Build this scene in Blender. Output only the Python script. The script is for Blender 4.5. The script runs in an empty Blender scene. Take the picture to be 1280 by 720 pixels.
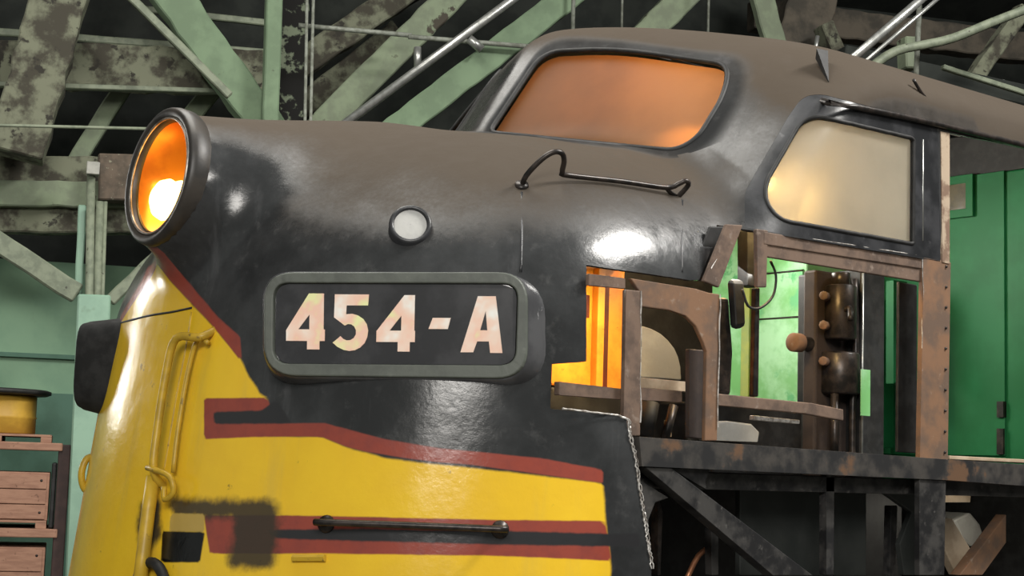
import bpy, bmesh, math, random
import numpy as np
from mathutils import Vector, Matrix
from mathutils.geometry import delaunay_2d_cdt, tessellate_polygon
random.seed(7)
C = bpy.context.scene.collection
scn = bpy.context.scene
# outlines traced in image pixels and projected onto assumed surfaces, in metres on the locomotive (s back along it, z up) and in the building
D = {
'hole_edge_top': [[49.513,0.21],[50.043,0.21],[50.58,0.21],[51.033,0.21],[51.49,0.21],[51.954,0.21],[52.423,0.211],[52.898,0.211],[53.38,0.212],[53.87,0.212],[54.392,0.213],[54.922,0.214],[55.463,0.215],[56.013,0.216],[56.574,0.217],[57.146,0.218],[57.729,0.219],[58.325,0.22],[58.903,0.221],[59.492,0.222],[60.091,0.224],[60.699,0.225],[61.317,0.226],[61.946,0.227],[62.584,0.228],[63.232,0.229],[64.034,0.233],[64.852,0.238],[65.192,0.255],[65.545,0.273],[65.912,0.291],[66.295,0.31],[66.694,0.329],[67.168,0.351],[67.669,0.374],[68.199,0.398],[68.762,0.423],[69.087,0.445],[69.429,0.468],[69.789,0.491],[70.164,0.515],[70.855,0.513],[71.514,0.511],[72.149,0.509],[72.768,0.506],[73.378,0.503],[73.982,0.499],[74.585,0.496],[75.19,0.493],[75.8,0.49],[76.418,0.487],[77.047,0.484],[77.695,0.482],[78.359,0.48],[79.047,0.478],[79.761,0.476],[80.502,0.475],[81.272,0.474],[82.075,0.474],[82.933,0.474],[83.862,0.475],[84.798,0.476],[85.741,0.476],[86.692,0.477],[87.649,0.478],[88.612,0.478],[89.581,0.478],[90.542,0.478],[91.498,0.478],[92.46,0.479],[93.426,0.479],[94.397,0.479],[95.373,0.479],[96.327,0.479],[97.286,0.479],[98.249,0.48],[99.217,0.48],[100.19,0.48],[101.167,0.48],[102.15,0.48],[103.137,0.48],[104.13,0.481],[105.127,0.481],[106.13,0.481],[107.138,0.481],[108.15,0.481],[109.168,0.482],[110.192,0.482],[111.22,0.482],[112.254,0.482],[113.293,0.482],[114.337,0.482],[115.387,0.483],[116.442,0.483],[117.503,0.483],[118.57,0.483],[118.611,0.501],[118.653,0.518],[118.695,0.535],[118.737,0.552],[118.779,0.569],[118.821,0.586],[118.863,0.603],[118.905,0.62],[118.947,0.636],[118.989,0.652],[119.031,0.669],[119.073,0.685],[119.115,0.701],[119.157,0.717],[119.199,0.732],[119.279,0.748],[119.359,0.764],[119.439,0.78],[119.52,0.796],[119.6,0.811],[119.68,0.826],[119.761,0.842],[119.841,0.857],[119.922,0.871],[120.003,0.886],[120.083,0.901],[120.164,0.915],[120.245,0.929],[120.326,0.943],[120.407,0.957],[120.488,0.971]],
'hole_edge_low': [[46.23,-0.288],[46.648,-0.289],[47.069,-0.289],[47.494,-0.29],[47.922,-0.291],[48.355,-0.292],[48.792,-0.292],[49.206,-0.293],[49.624,-0.294],[50.046,-0.295],[50.474,-0.295],[50.906,-0.296],[51.345,-0.297],[51.788,-0.297],[52.238,-0.298],[52.695,-0.299],[53.158,-0.299],[53.775,-0.306],[54.406,-0.312],[54.49,-0.328],[54.574,-0.344],[54.659,-0.359],[54.744,-0.375],[54.893,-0.391],[55.044,-0.407],[55.195,-0.423],[55.347,-0.439],[55.5,-0.455],[55.591,-0.471],[55.681,-0.487],[55.773,-0.503],[55.864,-0.519],[55.956,-0.535],[56.048,-0.551],[56.14,-0.567],[56.233,-0.583],[56.326,-0.599],[56.418,-0.614],[56.511,-0.629],[56.604,-0.644],[56.697,-0.659],[56.791,-0.674],[56.884,-0.689],[56.978,-0.704],[57.072,-0.719],[57.167,-0.734],[57.265,-0.75],[57.363,-0.766],[57.461,-0.782],[57.56,-0.799],[57.658,-0.815],[57.757,-0.831],[57.857,-0.847],[57.956,-0.863],[58.056,-0.88],[58.156,-2.3]],
'hole_edge_left': [[49.513,0.21],[49.52,0.197],[49.528,0.184],[49.536,0.171],[49.544,0.158],[49.552,0.146],[49.561,0.133],[49.569,0.121],[49.579,0.108],[49.588,0.096],[49.597,0.084],[49.607,0.072],[49.617,0.06],[49.627,0.048],[49.637,0.036],[49.648,0.024],[49.658,0.012],[49.669,0.0],[49.679,-0.015],[49.69,-0.03],[49.701,-0.045],[49.712,-0.06],[49.722,-0.075],[49.733,-0.09],[49.743,-0.105],[49.292,-0.108],[48.845,-0.11],[48.402,-0.112],[47.964,-0.114],[47.53,-0.116],[47.1,-0.118],[46.674,-0.12],[46.25,-0.122],[46.249,-0.137],[46.247,-0.152],[46.245,-0.167],[46.243,-0.183],[46.241,-0.198],[46.239,-0.213],[46.237,-0.228],[46.235,-0.243],[46.233,-0.258],[46.232,-0.273],[46.23,-0.288]],
'hole_edge_eave': [[120.488,0.971],[122.458,0.973],[124.447,0.974],[126.456,0.976],[128.483,0.977],[130.394,0.979],[132.321,0.981],[134.267,0.982],[136.23,0.984],[138.212,0.985]],
'ws_low': [[29.417,0.977],[72.121,1.01]],
'windshield': [[31.843,1.021],[31.042,1.037],[10.077,1.63],[9.211,1.64],[8.611,1.651],[8.297,1.664],[8.293,1.68],[8.559,1.703],[8.838,1.726],[9.128,1.749],[9.431,1.771],[9.746,1.793],[10.074,1.815],[10.416,1.836],[10.774,1.857],[11.148,1.878],[11.539,1.898],[11.949,1.918],[12.379,1.938],[12.83,1.957],[13.303,1.976],[13.801,1.994],[14.326,2.013],[14.879,2.03],[16.256,2.058],[18.433,2.081],[21.389,2.098],[25.173,2.11],[29.743,2.115],[34.926,2.11],[38.122,2.104],[41.205,2.097],[44.168,2.089],[47.006,2.08],[49.715,2.071],[52.982,2.057],[56.037,2.042],[58.866,2.024],[61.494,2.007],[63.904,1.987],[66.137,1.967],[68.171,1.946],[70.055,1.924],[71.764,1.901],[73.349,1.878],[74.782,1.854],[76.114,1.829],[77.085,1.81],[78.004,1.79],[78.878,1.771],[79.708,1.752],[80.5,1.733],[81.256,1.714],[81.978,1.695],[82.67,1.676],[83.334,1.658],[83.972,1.639],[84.586,1.621],[85.177,1.603],[85.748,1.586],[86.299,1.568],[86.832,1.551],[87.349,1.534],[87.8,1.512],[87.922,1.489],[87.746,1.465],[87.304,1.439],[86.625,1.412],[85.738,1.384],[85.738,1.384],[84.779,1.356],[83.859,1.33],[82.965,1.306],[82.088,1.283],[81.22,1.261],[80.354,1.242],[79.603,1.225],[78.87,1.208],[78.154,1.191],[77.453,1.174],[76.766,1.157],[76.137,1.142],[75.505,1.129],[74.864,1.119],[74.207,1.11],[73.524,1.103],[72.794,1.097],[72.794,1.097],[72.033,1.093],[71.262,1.091],[70.485,1.091],[69.703,1.094],[68.923,1.1],[68.148,1.109],[67.398,1.119],[66.624,1.129],[65.825,1.139],[65.002,1.148],[64.153,1.157],[63.279,1.165],[62.378,1.172],[61.45,1.179],[60.493,1.183],[59.503,1.186],[58.473,1.186],[57.15,1.178],[55.842,1.167],[54.569,1.157],[53.332,1.147],[52.127,1.137],[50.955,1.126],[49.816,1.116],[48.707,1.106],[47.627,1.096],[46.576,1.086],[45.552,1.076],[44.555,1.066],[43.581,1.057],[42.631,1.047],[41.704,1.038],[40.793,1.029],[39.891,1.022],[38.991,1.016],[38.161,1.012],[37.323,1.009],[36.475,1.007],[35.61,1.007],[34.725,1.008],[33.81,1.01],[32.856,1.014]],
'panel': [[74.952,0.505],[74.85,0.506],[74.773,0.507],[74.723,0.509],[74.697,0.512],[74.698,0.515],[74.724,0.519],[74.987,0.545],[75.263,0.571],[75.55,0.598],[75.847,0.625],[76.153,0.652],[76.29,0.663],[76.449,0.674],[76.63,0.684],[76.833,0.694],[77.058,0.703],[77.305,0.712],[77.897,0.732],[78.482,0.751],[79.029,0.77],[79.582,0.788],[80.142,0.806],[80.71,0.824],[81.286,0.842],[81.87,0.86],[82.463,0.877],[83.067,0.895],[83.682,0.913],[84.31,0.93],[84.953,0.948],[85.614,0.966],[86.295,0.983],[87.001,1.001],[87.119,1.004],[87.237,1.007],[87.357,1.01],[87.477,1.012],[87.598,1.015],[87.719,1.017],[88.752,1.039],[89.83,1.06],[90.278,1.068],[90.69,1.075],[91.086,1.079],[91.465,1.081],[91.827,1.082],[92.171,1.08],[92.171,1.08],[92.495,1.077],[92.798,1.072],[93.078,1.067],[93.337,1.061],[93.574,1.054],[93.799,1.046],[94.22,1.033],[94.729,1.022],[95.327,1.012],[96.019,1.004],[96.812,0.998],[97.712,0.993],[98.721,0.991],[99.838,0.989],[101.03,0.99],[102.233,0.99],[103.444,0.99],[104.662,0.99],[105.887,0.99],[107.12,0.99],[108.361,0.99],[109.609,0.99],[110.865,0.99],[112.129,0.99],[113.401,0.991],[114.68,0.991],[115.968,0.991],[117.264,0.991],[117.455,0.991],[117.612,0.99],[117.736,0.989],[117.826,0.988],[117.882,0.986],[117.904,0.983],[117.936,0.968],[117.969,0.952],[118.001,0.937],[118.033,0.921],[118.065,0.904],[118.097,0.888],[118.129,0.871],[118.161,0.854],[118.193,0.837],[118.226,0.82],[118.258,0.803],[118.29,0.785],[118.322,0.767],[118.354,0.749],[118.386,0.731],[118.417,0.712],[118.449,0.694],[118.481,0.675],[118.513,0.656],[118.545,0.637],[118.577,0.617],[118.609,0.598],[118.641,0.578],[118.672,0.558],[118.704,0.538],[118.736,0.518],[118.768,0.497],[118.755,0.494],[118.706,0.492],[118.621,0.49],[118.5,0.488],[118.343,0.487],[118.15,0.487],[116.849,0.487],[115.556,0.486],[114.272,0.486],[112.996,0.485],[111.728,0.485],[110.467,0.484],[109.215,0.484],[107.97,0.483],[106.734,0.483],[105.504,0.483],[104.283,0.482],[103.069,0.482],[101.862,0.481],[100.663,0.481],[99.471,0.48],[98.286,0.48],[97.109,0.48],[95.938,0.479],[95.75,0.479],[95.562,0.479],[95.374,0.479],[95.187,0.479],[95.0,0.479],[94.813,0.479],[93.649,0.479],[92.491,0.48],[91.341,0.48],[90.197,0.48],[89.039,0.48],[87.883,0.48],[86.737,0.48],[85.599,0.479],[84.472,0.479],[83.355,0.478],[82.307,0.478],[81.345,0.479],[80.431,0.48],[79.559,0.482],[78.725,0.485],[77.928,0.488],[77.158,0.492],[76.409,0.496],[75.675,0.5]],
'side_window': [[79.438,0.587],[79.258,0.599],[79.144,0.612],[79.093,0.625],[79.101,0.639],[79.167,0.653],[79.287,0.668],[79.287,0.668],[79.453,0.683],[79.656,0.697],[79.894,0.711],[80.167,0.724],[80.473,0.737],[80.812,0.749],[81.386,0.768],[81.967,0.786],[82.554,0.805],[83.148,0.823],[83.749,0.841],[84.358,0.859],[84.976,0.877],[85.603,0.895],[86.242,0.913],[86.894,0.93],[87.239,0.939],[87.592,0.946],[87.95,0.952],[88.314,0.957],[88.683,0.96],[89.058,0.962],[89.167,0.963],[89.573,0.964],[89.961,0.964],[90.313,0.962],[90.655,0.959],[90.993,0.955],[91.334,0.95],[91.946,0.942],[92.634,0.935],[93.41,0.929],[94.286,0.925],[95.28,0.923],[96.401,0.923],[97.557,0.923],[98.72,0.923],[99.89,0.923],[101.067,0.924],[102.251,0.924],[103.442,0.924],[104.64,0.924],[105.846,0.925],[107.058,0.925],[108.279,0.925],[109.506,0.925],[110.742,0.926],[111.05,0.925],[111.303,0.924],[111.499,0.922],[111.639,0.92],[111.722,0.917],[111.749,0.913],[111.743,0.896],[111.737,0.88],[111.731,0.863],[111.724,0.846],[111.718,0.828],[111.712,0.811],[111.706,0.793],[111.7,0.775],[111.694,0.757],[111.687,0.739],[111.681,0.721],[111.675,0.702],[111.669,0.683],[111.663,0.664],[111.657,0.645],[111.651,0.626],[111.645,0.606],[111.638,0.586],[111.632,0.566],[111.626,0.546],[111.608,0.543],[111.557,0.541],[111.471,0.539],[111.352,0.538],[111.2,0.537],[111.014,0.536],[109.783,0.536],[108.559,0.536],[107.344,0.536],[106.135,0.536],[104.934,0.536],[103.74,0.536],[102.553,0.536],[101.374,0.536],[100.201,0.536],[99.035,0.536],[97.877,0.535],[96.725,0.535],[95.58,0.535],[94.442,0.535],[93.31,0.535],[92.185,0.535],[91.067,0.535],[89.954,0.535],[88.823,0.535],[87.699,0.534],[86.584,0.534],[85.479,0.533],[84.436,0.533],[83.453,0.533],[82.523,0.534],[81.841,0.537],[81.238,0.541],[80.713,0.547],[80.262,0.556],[79.884,0.566],[79.579,0.579]],
'slot': [[1.895,3.111],[2.038,3.306],[2.151,3.454],[2.242,3.542]],
'drip': [[2.156,3.469],[2.196,3.517],[2.242,3.553],[2.294,3.579]],
'yellow': [[-12.491,0.276],[-4.791,0.22],[-3.394,0.2],[-2.514,0.183],[-1.71,0.166],[-0.766,0.15],[0.188,0.134],[1.191,0.118],[2.26,0.101],[3.399,0.085],[4.634,0.067],[5.812,0.05],[6.937,0.033],[8.015,0.016],[9.003,-0.001],[9.955,-0.025],[10.874,-0.049],[11.761,-0.072],[12.62,-0.095],[13.452,-0.118],[14.061,-0.144],[14.656,-0.169],[15.238,-0.194],[15.863,-0.216],[16.475,-0.238],[17.072,-0.26],[17.958,-0.272],[18.066,-0.296],[18.173,-0.321],[18.279,-0.345],[18.385,-0.369],[18.489,-0.393],[18.592,-0.418],[19.426,-0.418],[20.24,-0.417],[21.037,-0.417],[21.818,-0.417],[22.584,-0.417],[23.335,-0.417],[24.074,-0.416],[24.8,-0.416],[25.459,-0.425],[26.107,-0.434],[26.745,-0.443],[27.375,-0.452],[28.027,-0.458],[28.671,-0.464],[29.307,-0.469],[29.936,-0.475],[30.559,-0.48],[31.175,-0.486],[31.822,-0.489],[32.464,-0.491],[33.1,-0.494],[33.733,-0.496],[34.362,-0.499],[34.987,-0.501],[35.61,-0.504],[36.212,-0.505],[36.812,-0.507],[37.411,-0.509],[38.009,-0.51],[38.607,-0.512],[39.205,-0.514],[39.83,-0.516],[40.457,-0.518],[41.085,-0.52],[41.716,-0.522],[42.35,-0.524],[42.987,-0.526],[43.629,-0.528],[44.276,-0.53],[44.929,-0.533],[45.588,-0.535],[46.243,-0.537],[46.907,-0.539],[47.58,-0.541],[48.264,-0.543],[48.958,-0.546],[49.665,-0.548],[50.387,-0.55],[51.123,-0.552],[51.877,-0.554],[51.949,-0.58],[52.02,-0.606],[52.092,-0.632],[52.164,-0.658],[52.236,-0.684],[52.342,-0.708],[52.449,-0.731],[52.556,-0.755],[52.664,-0.778],[52.753,-0.807],[52.842,-0.835],[52.931,-0.864],[53.021,-2.3],[52.292,-2.3],[51.581,-2.3],[50.887,-2.3],[50.209,-2.3],[49.544,-2.3],[48.893,-2.3],[48.253,-2.3],[47.623,-2.3],[47.004,-2.3],[46.393,-2.3],[45.79,-2.3],[45.194,-2.3],[44.605,-2.3],[44.021,-2.3],[43.443,-2.3],[42.87,-2.3],[42.3,-2.3],[41.734,-2.3],[41.171,-2.3],[40.611,-2.3],[40.053,-2.3],[39.497,-2.3],[38.942,-2.3],[38.388,-2.3],[37.835,-2.3],[37.282,-2.3],[36.729,-2.3],[36.175,-2.3],[35.62,-2.3],[35.064,-2.3],[34.507,-2.3],[33.948,-2.3],[33.386,-2.3],[32.821,-2.3],[32.254,-2.3],[31.683,-2.3],[31.109,-2.3],[30.531,-2.3],[29.948,-2.3],[29.36,-2.3],[28.767,-2.3],[28.168,-2.3],[27.563,-2.3],[26.951,-2.3],[26.333,-2.3],[25.707,-2.3],[25.072,-2.3],[24.43,-2.3],[23.777,-2.3],[23.115,-2.3],[22.443,-2.3],[21.759,-2.3],[21.064,-2.3],[20.355,-2.3],[19.634,-2.3],[18.897,-2.3],[18.145,-2.3],[17.377,-2.3],[16.591,-2.3],[15.786,-2.3],[14.96,-2.3],[14.113,-2.3],[13.243,-2.3],[12.347,-2.3],[11.424,-2.3],[10.471,-2.3],[9.488,-2.3],[8.47,-2.3],[7.415,-2.3],[6.321,-2.3],[5.184,-2.3],[4.001,-2.3],[2.771,-2.3],[1.492,-2.3],[0.164,-2.3],[-1.203,-2.3],[-2.623,-2.3],[-4.116,-2.3],[-5.701,-2.3],[-7.411,-2.3],[-9.291,-2.3],[-11.424,-2.3],[-13.987,-2.3],[-17.557,-2.3],[-17.155,-2.3],[-16.779,-2.3],[-16.67,-2.3],[-16.564,-2.3],[-16.459,-0.881],[-16.357,-0.852],[-16.256,-0.823],[-16.156,-0.794],[-16.059,-0.765],[-15.963,-0.737],[-15.868,-0.708],[-15.775,-0.679],[-15.682,-0.65],[-15.591,-0.621],[-15.502,-0.592],[-15.413,-0.563],[-15.325,-0.534],[-15.238,-0.505],[-15.153,-0.476],[-14.955,-0.448],[-14.762,-0.42],[-14.572,-0.392],[-14.387,-0.364],[-14.204,-0.336],[-14.178,-0.306],[-14.152,-0.276],[-14.126,-0.247],[-14.1,-0.217],[-14.074,-0.187],[-14.048,-0.157],[-14.022,-0.127],[-13.997,-0.097],[-13.971,-0.067],[-13.885,-0.039],[-13.8,-0.01],[-13.717,0.013],[-13.653,0.033],[-13.625,0.054],[-13.648,0.075],[-13.738,0.096],[-13.914,0.117],[-13.854,0.139],[-13.918,0.162],[-14.149,0.186],[-14.63,0.211],[-15.555,0.238],[-17.71,0.271]],
'red_nose': [[-0.39,0.24],[0.675,0.242],[0.61,0.235],[0.405,0.228],[0.339,0.22],[0.381,0.211],[0.527,0.202],[0.767,0.192],[1.092,0.182],[1.494,0.171],[1.968,0.159],[2.511,0.148],[3.121,0.135],[3.798,0.123],[4.542,0.11],[5.332,0.098],[6.101,0.085],[6.846,0.073],[7.567,0.06],[8.268,0.048],[8.949,0.036],[9.663,0.026],[10.359,0.016],[11.036,0.006],[11.697,-0.005],[12.342,-0.019],[12.972,-0.032],[13.154,-0.054],[13.334,-0.075],[13.513,-0.097],[13.689,-0.118],[13.486,-0.124],[12.932,-0.109],[12.365,-0.093],[11.787,-0.076],[11.195,-0.06],[10.589,-0.044],[9.969,-0.027],[9.334,-0.011],[8.683,0.004],[8.015,0.016],[7.302,0.027],[6.568,0.039],[5.812,0.05],[5.033,0.061],[4.229,0.073],[3.399,0.085],[2.446,0.099],[1.539,0.112],[0.682,0.126],[-0.134,0.139],[-0.923,0.152],[-1.71,0.166],[-2.311,0.178],[-2.934,0.191],[-3.653,0.205],[-4.791,0.22],[-9.875,0.257],[-15.205,0.295]],
'red_upper': [[8.673,-0.273],[9.495,-0.273],[10.295,-0.273],[11.074,-0.273],[11.833,-0.273],[12.575,-0.273],[13.299,-0.273],[14.007,-0.273],[14.699,-0.273],[15.377,-0.273],[16.041,-0.273],[16.693,-0.272],[17.331,-0.272],[17.958,-0.272],[18.268,-0.291],[18.574,-0.311],[18.876,-0.33],[19.175,-0.35],[19.469,-0.369],[20.057,-0.369],[20.635,-0.368],[21.205,-0.368],[21.767,-0.368],[22.321,-0.367],[22.867,-0.367],[23.406,-0.367],[23.939,-0.366],[24.464,-0.366],[24.984,-0.366],[25.619,-0.371],[26.245,-0.377],[26.862,-0.382],[27.402,-0.387],[27.936,-0.391],[28.464,-0.396],[28.988,-0.401],[29.506,-0.405],[30.019,-0.41],[30.528,-0.415],[31.033,-0.419],[31.491,-0.422],[31.947,-0.424],[32.4,-0.426],[32.851,-0.429],[33.299,-0.431],[33.746,-0.434],[34.19,-0.436],[34.632,-0.438],[35.073,-0.441],[35.512,-0.443],[35.951,-0.446],[36.386,-0.447],[36.82,-0.448],[37.253,-0.449],[37.686,-0.45],[38.119,-0.451],[38.552,-0.452],[38.984,-0.453],[39.417,-0.454],[39.85,-0.455],[40.315,-0.456],[40.78,-0.458],[41.246,-0.459],[41.713,-0.46],[42.182,-0.462],[42.653,-0.463],[43.126,-0.464],[43.602,-0.466],[44.08,-0.467],[44.561,-0.468],[45.046,-0.469],[45.534,-0.471],[45.989,-0.473],[46.448,-0.476],[46.911,-0.478],[47.378,-0.481],[47.85,-0.483],[48.327,-0.486],[48.809,-0.489],[49.297,-0.491],[49.792,-0.494],[50.293,-0.496],[50.801,-0.499],[51.317,-0.502],[51.842,-0.504],[51.859,-0.529],[51.877,-0.554],[51.31,-0.552],[50.752,-0.55],[50.204,-0.548],[49.664,-0.546],[49.132,-0.544],[48.607,-0.541],[48.089,-0.539],[47.577,-0.537],[47.071,-0.535],[46.57,-0.533],[46.074,-0.531],[45.583,-0.529],[45.111,-0.527],[44.642,-0.525],[44.177,-0.523],[43.714,-0.521],[43.254,-0.519],[42.797,-0.517],[42.341,-0.515],[41.887,-0.514],[41.435,-0.512],[40.984,-0.51],[40.535,-0.508],[40.086,-0.506],[39.638,-0.504],[39.19,-0.502],[38.742,-0.501],[38.293,-0.5],[37.845,-0.499],[37.396,-0.499],[36.947,-0.498],[36.498,-0.497],[36.047,-0.496],[35.596,-0.495],[35.136,-0.493],[34.674,-0.491],[34.211,-0.49],[33.746,-0.488],[33.278,-0.486],[32.809,-0.484],[32.307,-0.481],[31.802,-0.479],[31.293,-0.476],[30.781,-0.473],[30.265,-0.47],[29.745,-0.468],[29.22,-0.465],[28.609,-0.46],[27.992,-0.455],[27.367,-0.449],[26.866,-0.443],[26.358,-0.436],[25.845,-0.43],[25.326,-0.423],[24.8,-0.416],[24.289,-0.417],[23.773,-0.417],[23.25,-0.417],[22.721,-0.418],[22.185,-0.418],[21.641,-0.419],[21.09,-0.419],[20.532,-0.419],[19.964,-0.42],[19.388,-0.42],[18.803,-0.421],[18.207,-0.421],[17.58,-0.422],[16.941,-0.423],[16.289,-0.424],[15.625,-0.425],[14.947,-0.426],[14.255,-0.428],[13.548,-0.429],[12.824,-0.43],[12.083,-0.431],[11.324,-0.432],[10.545,-0.433],[9.746,-0.434],[9.616,-0.414],[9.485,-0.394],[9.352,-0.374],[9.219,-0.354],[9.084,-0.334],[8.948,-0.314],[8.811,-0.294]],
'black_upper': [[10.616,-0.327],[11.371,-0.327],[12.108,-0.326],[12.827,-0.326],[13.531,-0.325],[14.219,-0.324],[14.892,-0.324],[15.552,-0.323],[16.199,-0.322],[16.834,-0.322],[17.457,-0.321],[18.014,-0.308],[18.563,-0.294],[19.106,-0.281],[19.572,-0.299],[20.03,-0.316],[20.481,-0.333],[20.925,-0.351],[21.363,-0.368],[20.791,-0.369],[20.21,-0.37],[19.621,-0.37],[19.022,-0.371],[18.412,-0.372],[17.792,-0.373],[17.166,-0.373],[16.527,-0.373],[15.877,-0.373],[15.213,-0.373],[14.535,-0.374],[13.843,-0.374],[13.135,-0.374],[12.411,-0.374],[11.669,-0.374],[10.909,-0.374],[10.763,-0.351]],
'red_lower': [[11.564,-0.725],[12.27,-0.724],[12.96,-0.723],[13.635,-0.722],[14.296,-0.721],[14.943,-0.72],[15.577,-0.719],[16.2,-0.718],[16.811,-0.717],[17.411,-0.716],[18.0,-0.715],[18.58,-0.714],[19.15,-0.713],[19.712,-0.712],[20.265,-0.711],[20.81,-0.71],[21.393,-0.709],[21.967,-0.708],[22.534,-0.708],[23.092,-0.707],[23.643,-0.707],[24.187,-0.706],[24.725,-0.705],[25.256,-0.705],[25.782,-0.704],[26.301,-0.704],[26.786,-0.703],[27.265,-0.703],[27.741,-0.703],[28.212,-0.702],[28.68,-0.702],[29.144,-0.702],[29.604,-0.701],[30.062,-0.701],[30.516,-0.701],[30.968,-0.701],[31.417,-0.7],[31.863,-0.7],[32.307,-0.7],[32.749,-0.699],[33.189,-0.699],[33.627,-0.699],[34.064,-0.699],[34.499,-0.699],[34.933,-0.698],[35.366,-0.698],[35.798,-0.698],[36.229,-0.698],[36.659,-0.698],[37.089,-0.698],[37.518,-0.697],[37.948,-0.697],[38.377,-0.697],[38.807,-0.697],[39.237,-0.697],[39.668,-0.697],[40.099,-0.697],[40.531,-0.697],[40.964,-0.697],[41.399,-0.697],[41.835,-0.697],[42.273,-0.697],[42.704,-0.696],[43.138,-0.696],[43.574,-0.696],[44.013,-0.695],[44.454,-0.695],[44.898,-0.695],[45.346,-0.695],[45.797,-0.695],[46.252,-0.694],[46.712,-0.694],[47.176,-0.694],[47.644,-0.694],[48.118,-0.694],[48.598,-0.694],[49.084,-0.693],[49.576,-0.693],[50.075,-0.693],[50.582,-0.693],[51.097,-0.693],[51.62,-0.693],[52.152,-0.693],[52.285,-0.711],[52.417,-0.728],[52.55,-0.746],[52.636,-0.765],[52.722,-0.783],[52.809,-0.802],[52.896,-0.821],[52.983,-0.84],[52.427,-0.839],[51.883,-0.838],[51.348,-0.837],[50.823,-0.836],[50.306,-0.835],[49.798,-0.834],[49.297,-0.834],[48.803,-0.833],[48.316,-0.832],[47.835,-0.831],[47.359,-0.831],[46.889,-0.83],[46.423,-0.829],[45.963,-0.829],[45.506,-0.828],[45.053,-0.828],[44.604,-0.827],[44.158,-0.827],[43.715,-0.826],[43.275,-0.826],[42.838,-0.825],[42.402,-0.825],[41.972,-0.825],[41.544,-0.825],[41.118,-0.825],[40.693,-0.825],[40.269,-0.825],[39.846,-0.825],[39.424,-0.826],[39.003,-0.826],[38.582,-0.826],[38.162,-0.826],[37.741,-0.827],[37.321,-0.827],[36.901,-0.827],[36.48,-0.827],[36.059,-0.828],[35.638,-0.828],[35.215,-0.828],[34.792,-0.829],[34.368,-0.829],[33.942,-0.83],[33.515,-0.83],[33.087,-0.83],[32.656,-0.831],[32.224,-0.831],[31.79,-0.832],[31.354,-0.832],[30.916,-0.833],[30.475,-0.833],[30.031,-0.834],[29.585,-0.834],[29.135,-0.835],[28.683,-0.836],[28.227,-0.836],[27.767,-0.837],[27.304,-0.837],[26.836,-0.838],[26.365,-0.839],[25.889,-0.839],[25.413,-0.84],[24.933,-0.841],[24.447,-0.842],[23.956,-0.843],[23.46,-0.844],[22.958,-0.845],[22.45,-0.846],[21.936,-0.848],[21.415,-0.849],[20.886,-0.85],[20.351,-0.851],[19.808,-0.852],[19.256,-0.853],[18.696,-0.854],[18.127,-0.856],[17.549,-0.857],[16.961,-0.858],[16.362,-0.86],[15.753,-0.861],[15.131,-0.863],[14.498,-0.864],[13.852,-0.865],[13.192,-0.867],[12.996,-0.849],[12.797,-0.832],[12.597,-0.814],[12.395,-0.797],[12.191,-0.779],[11.984,-0.761],[11.775,-0.743]],
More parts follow.
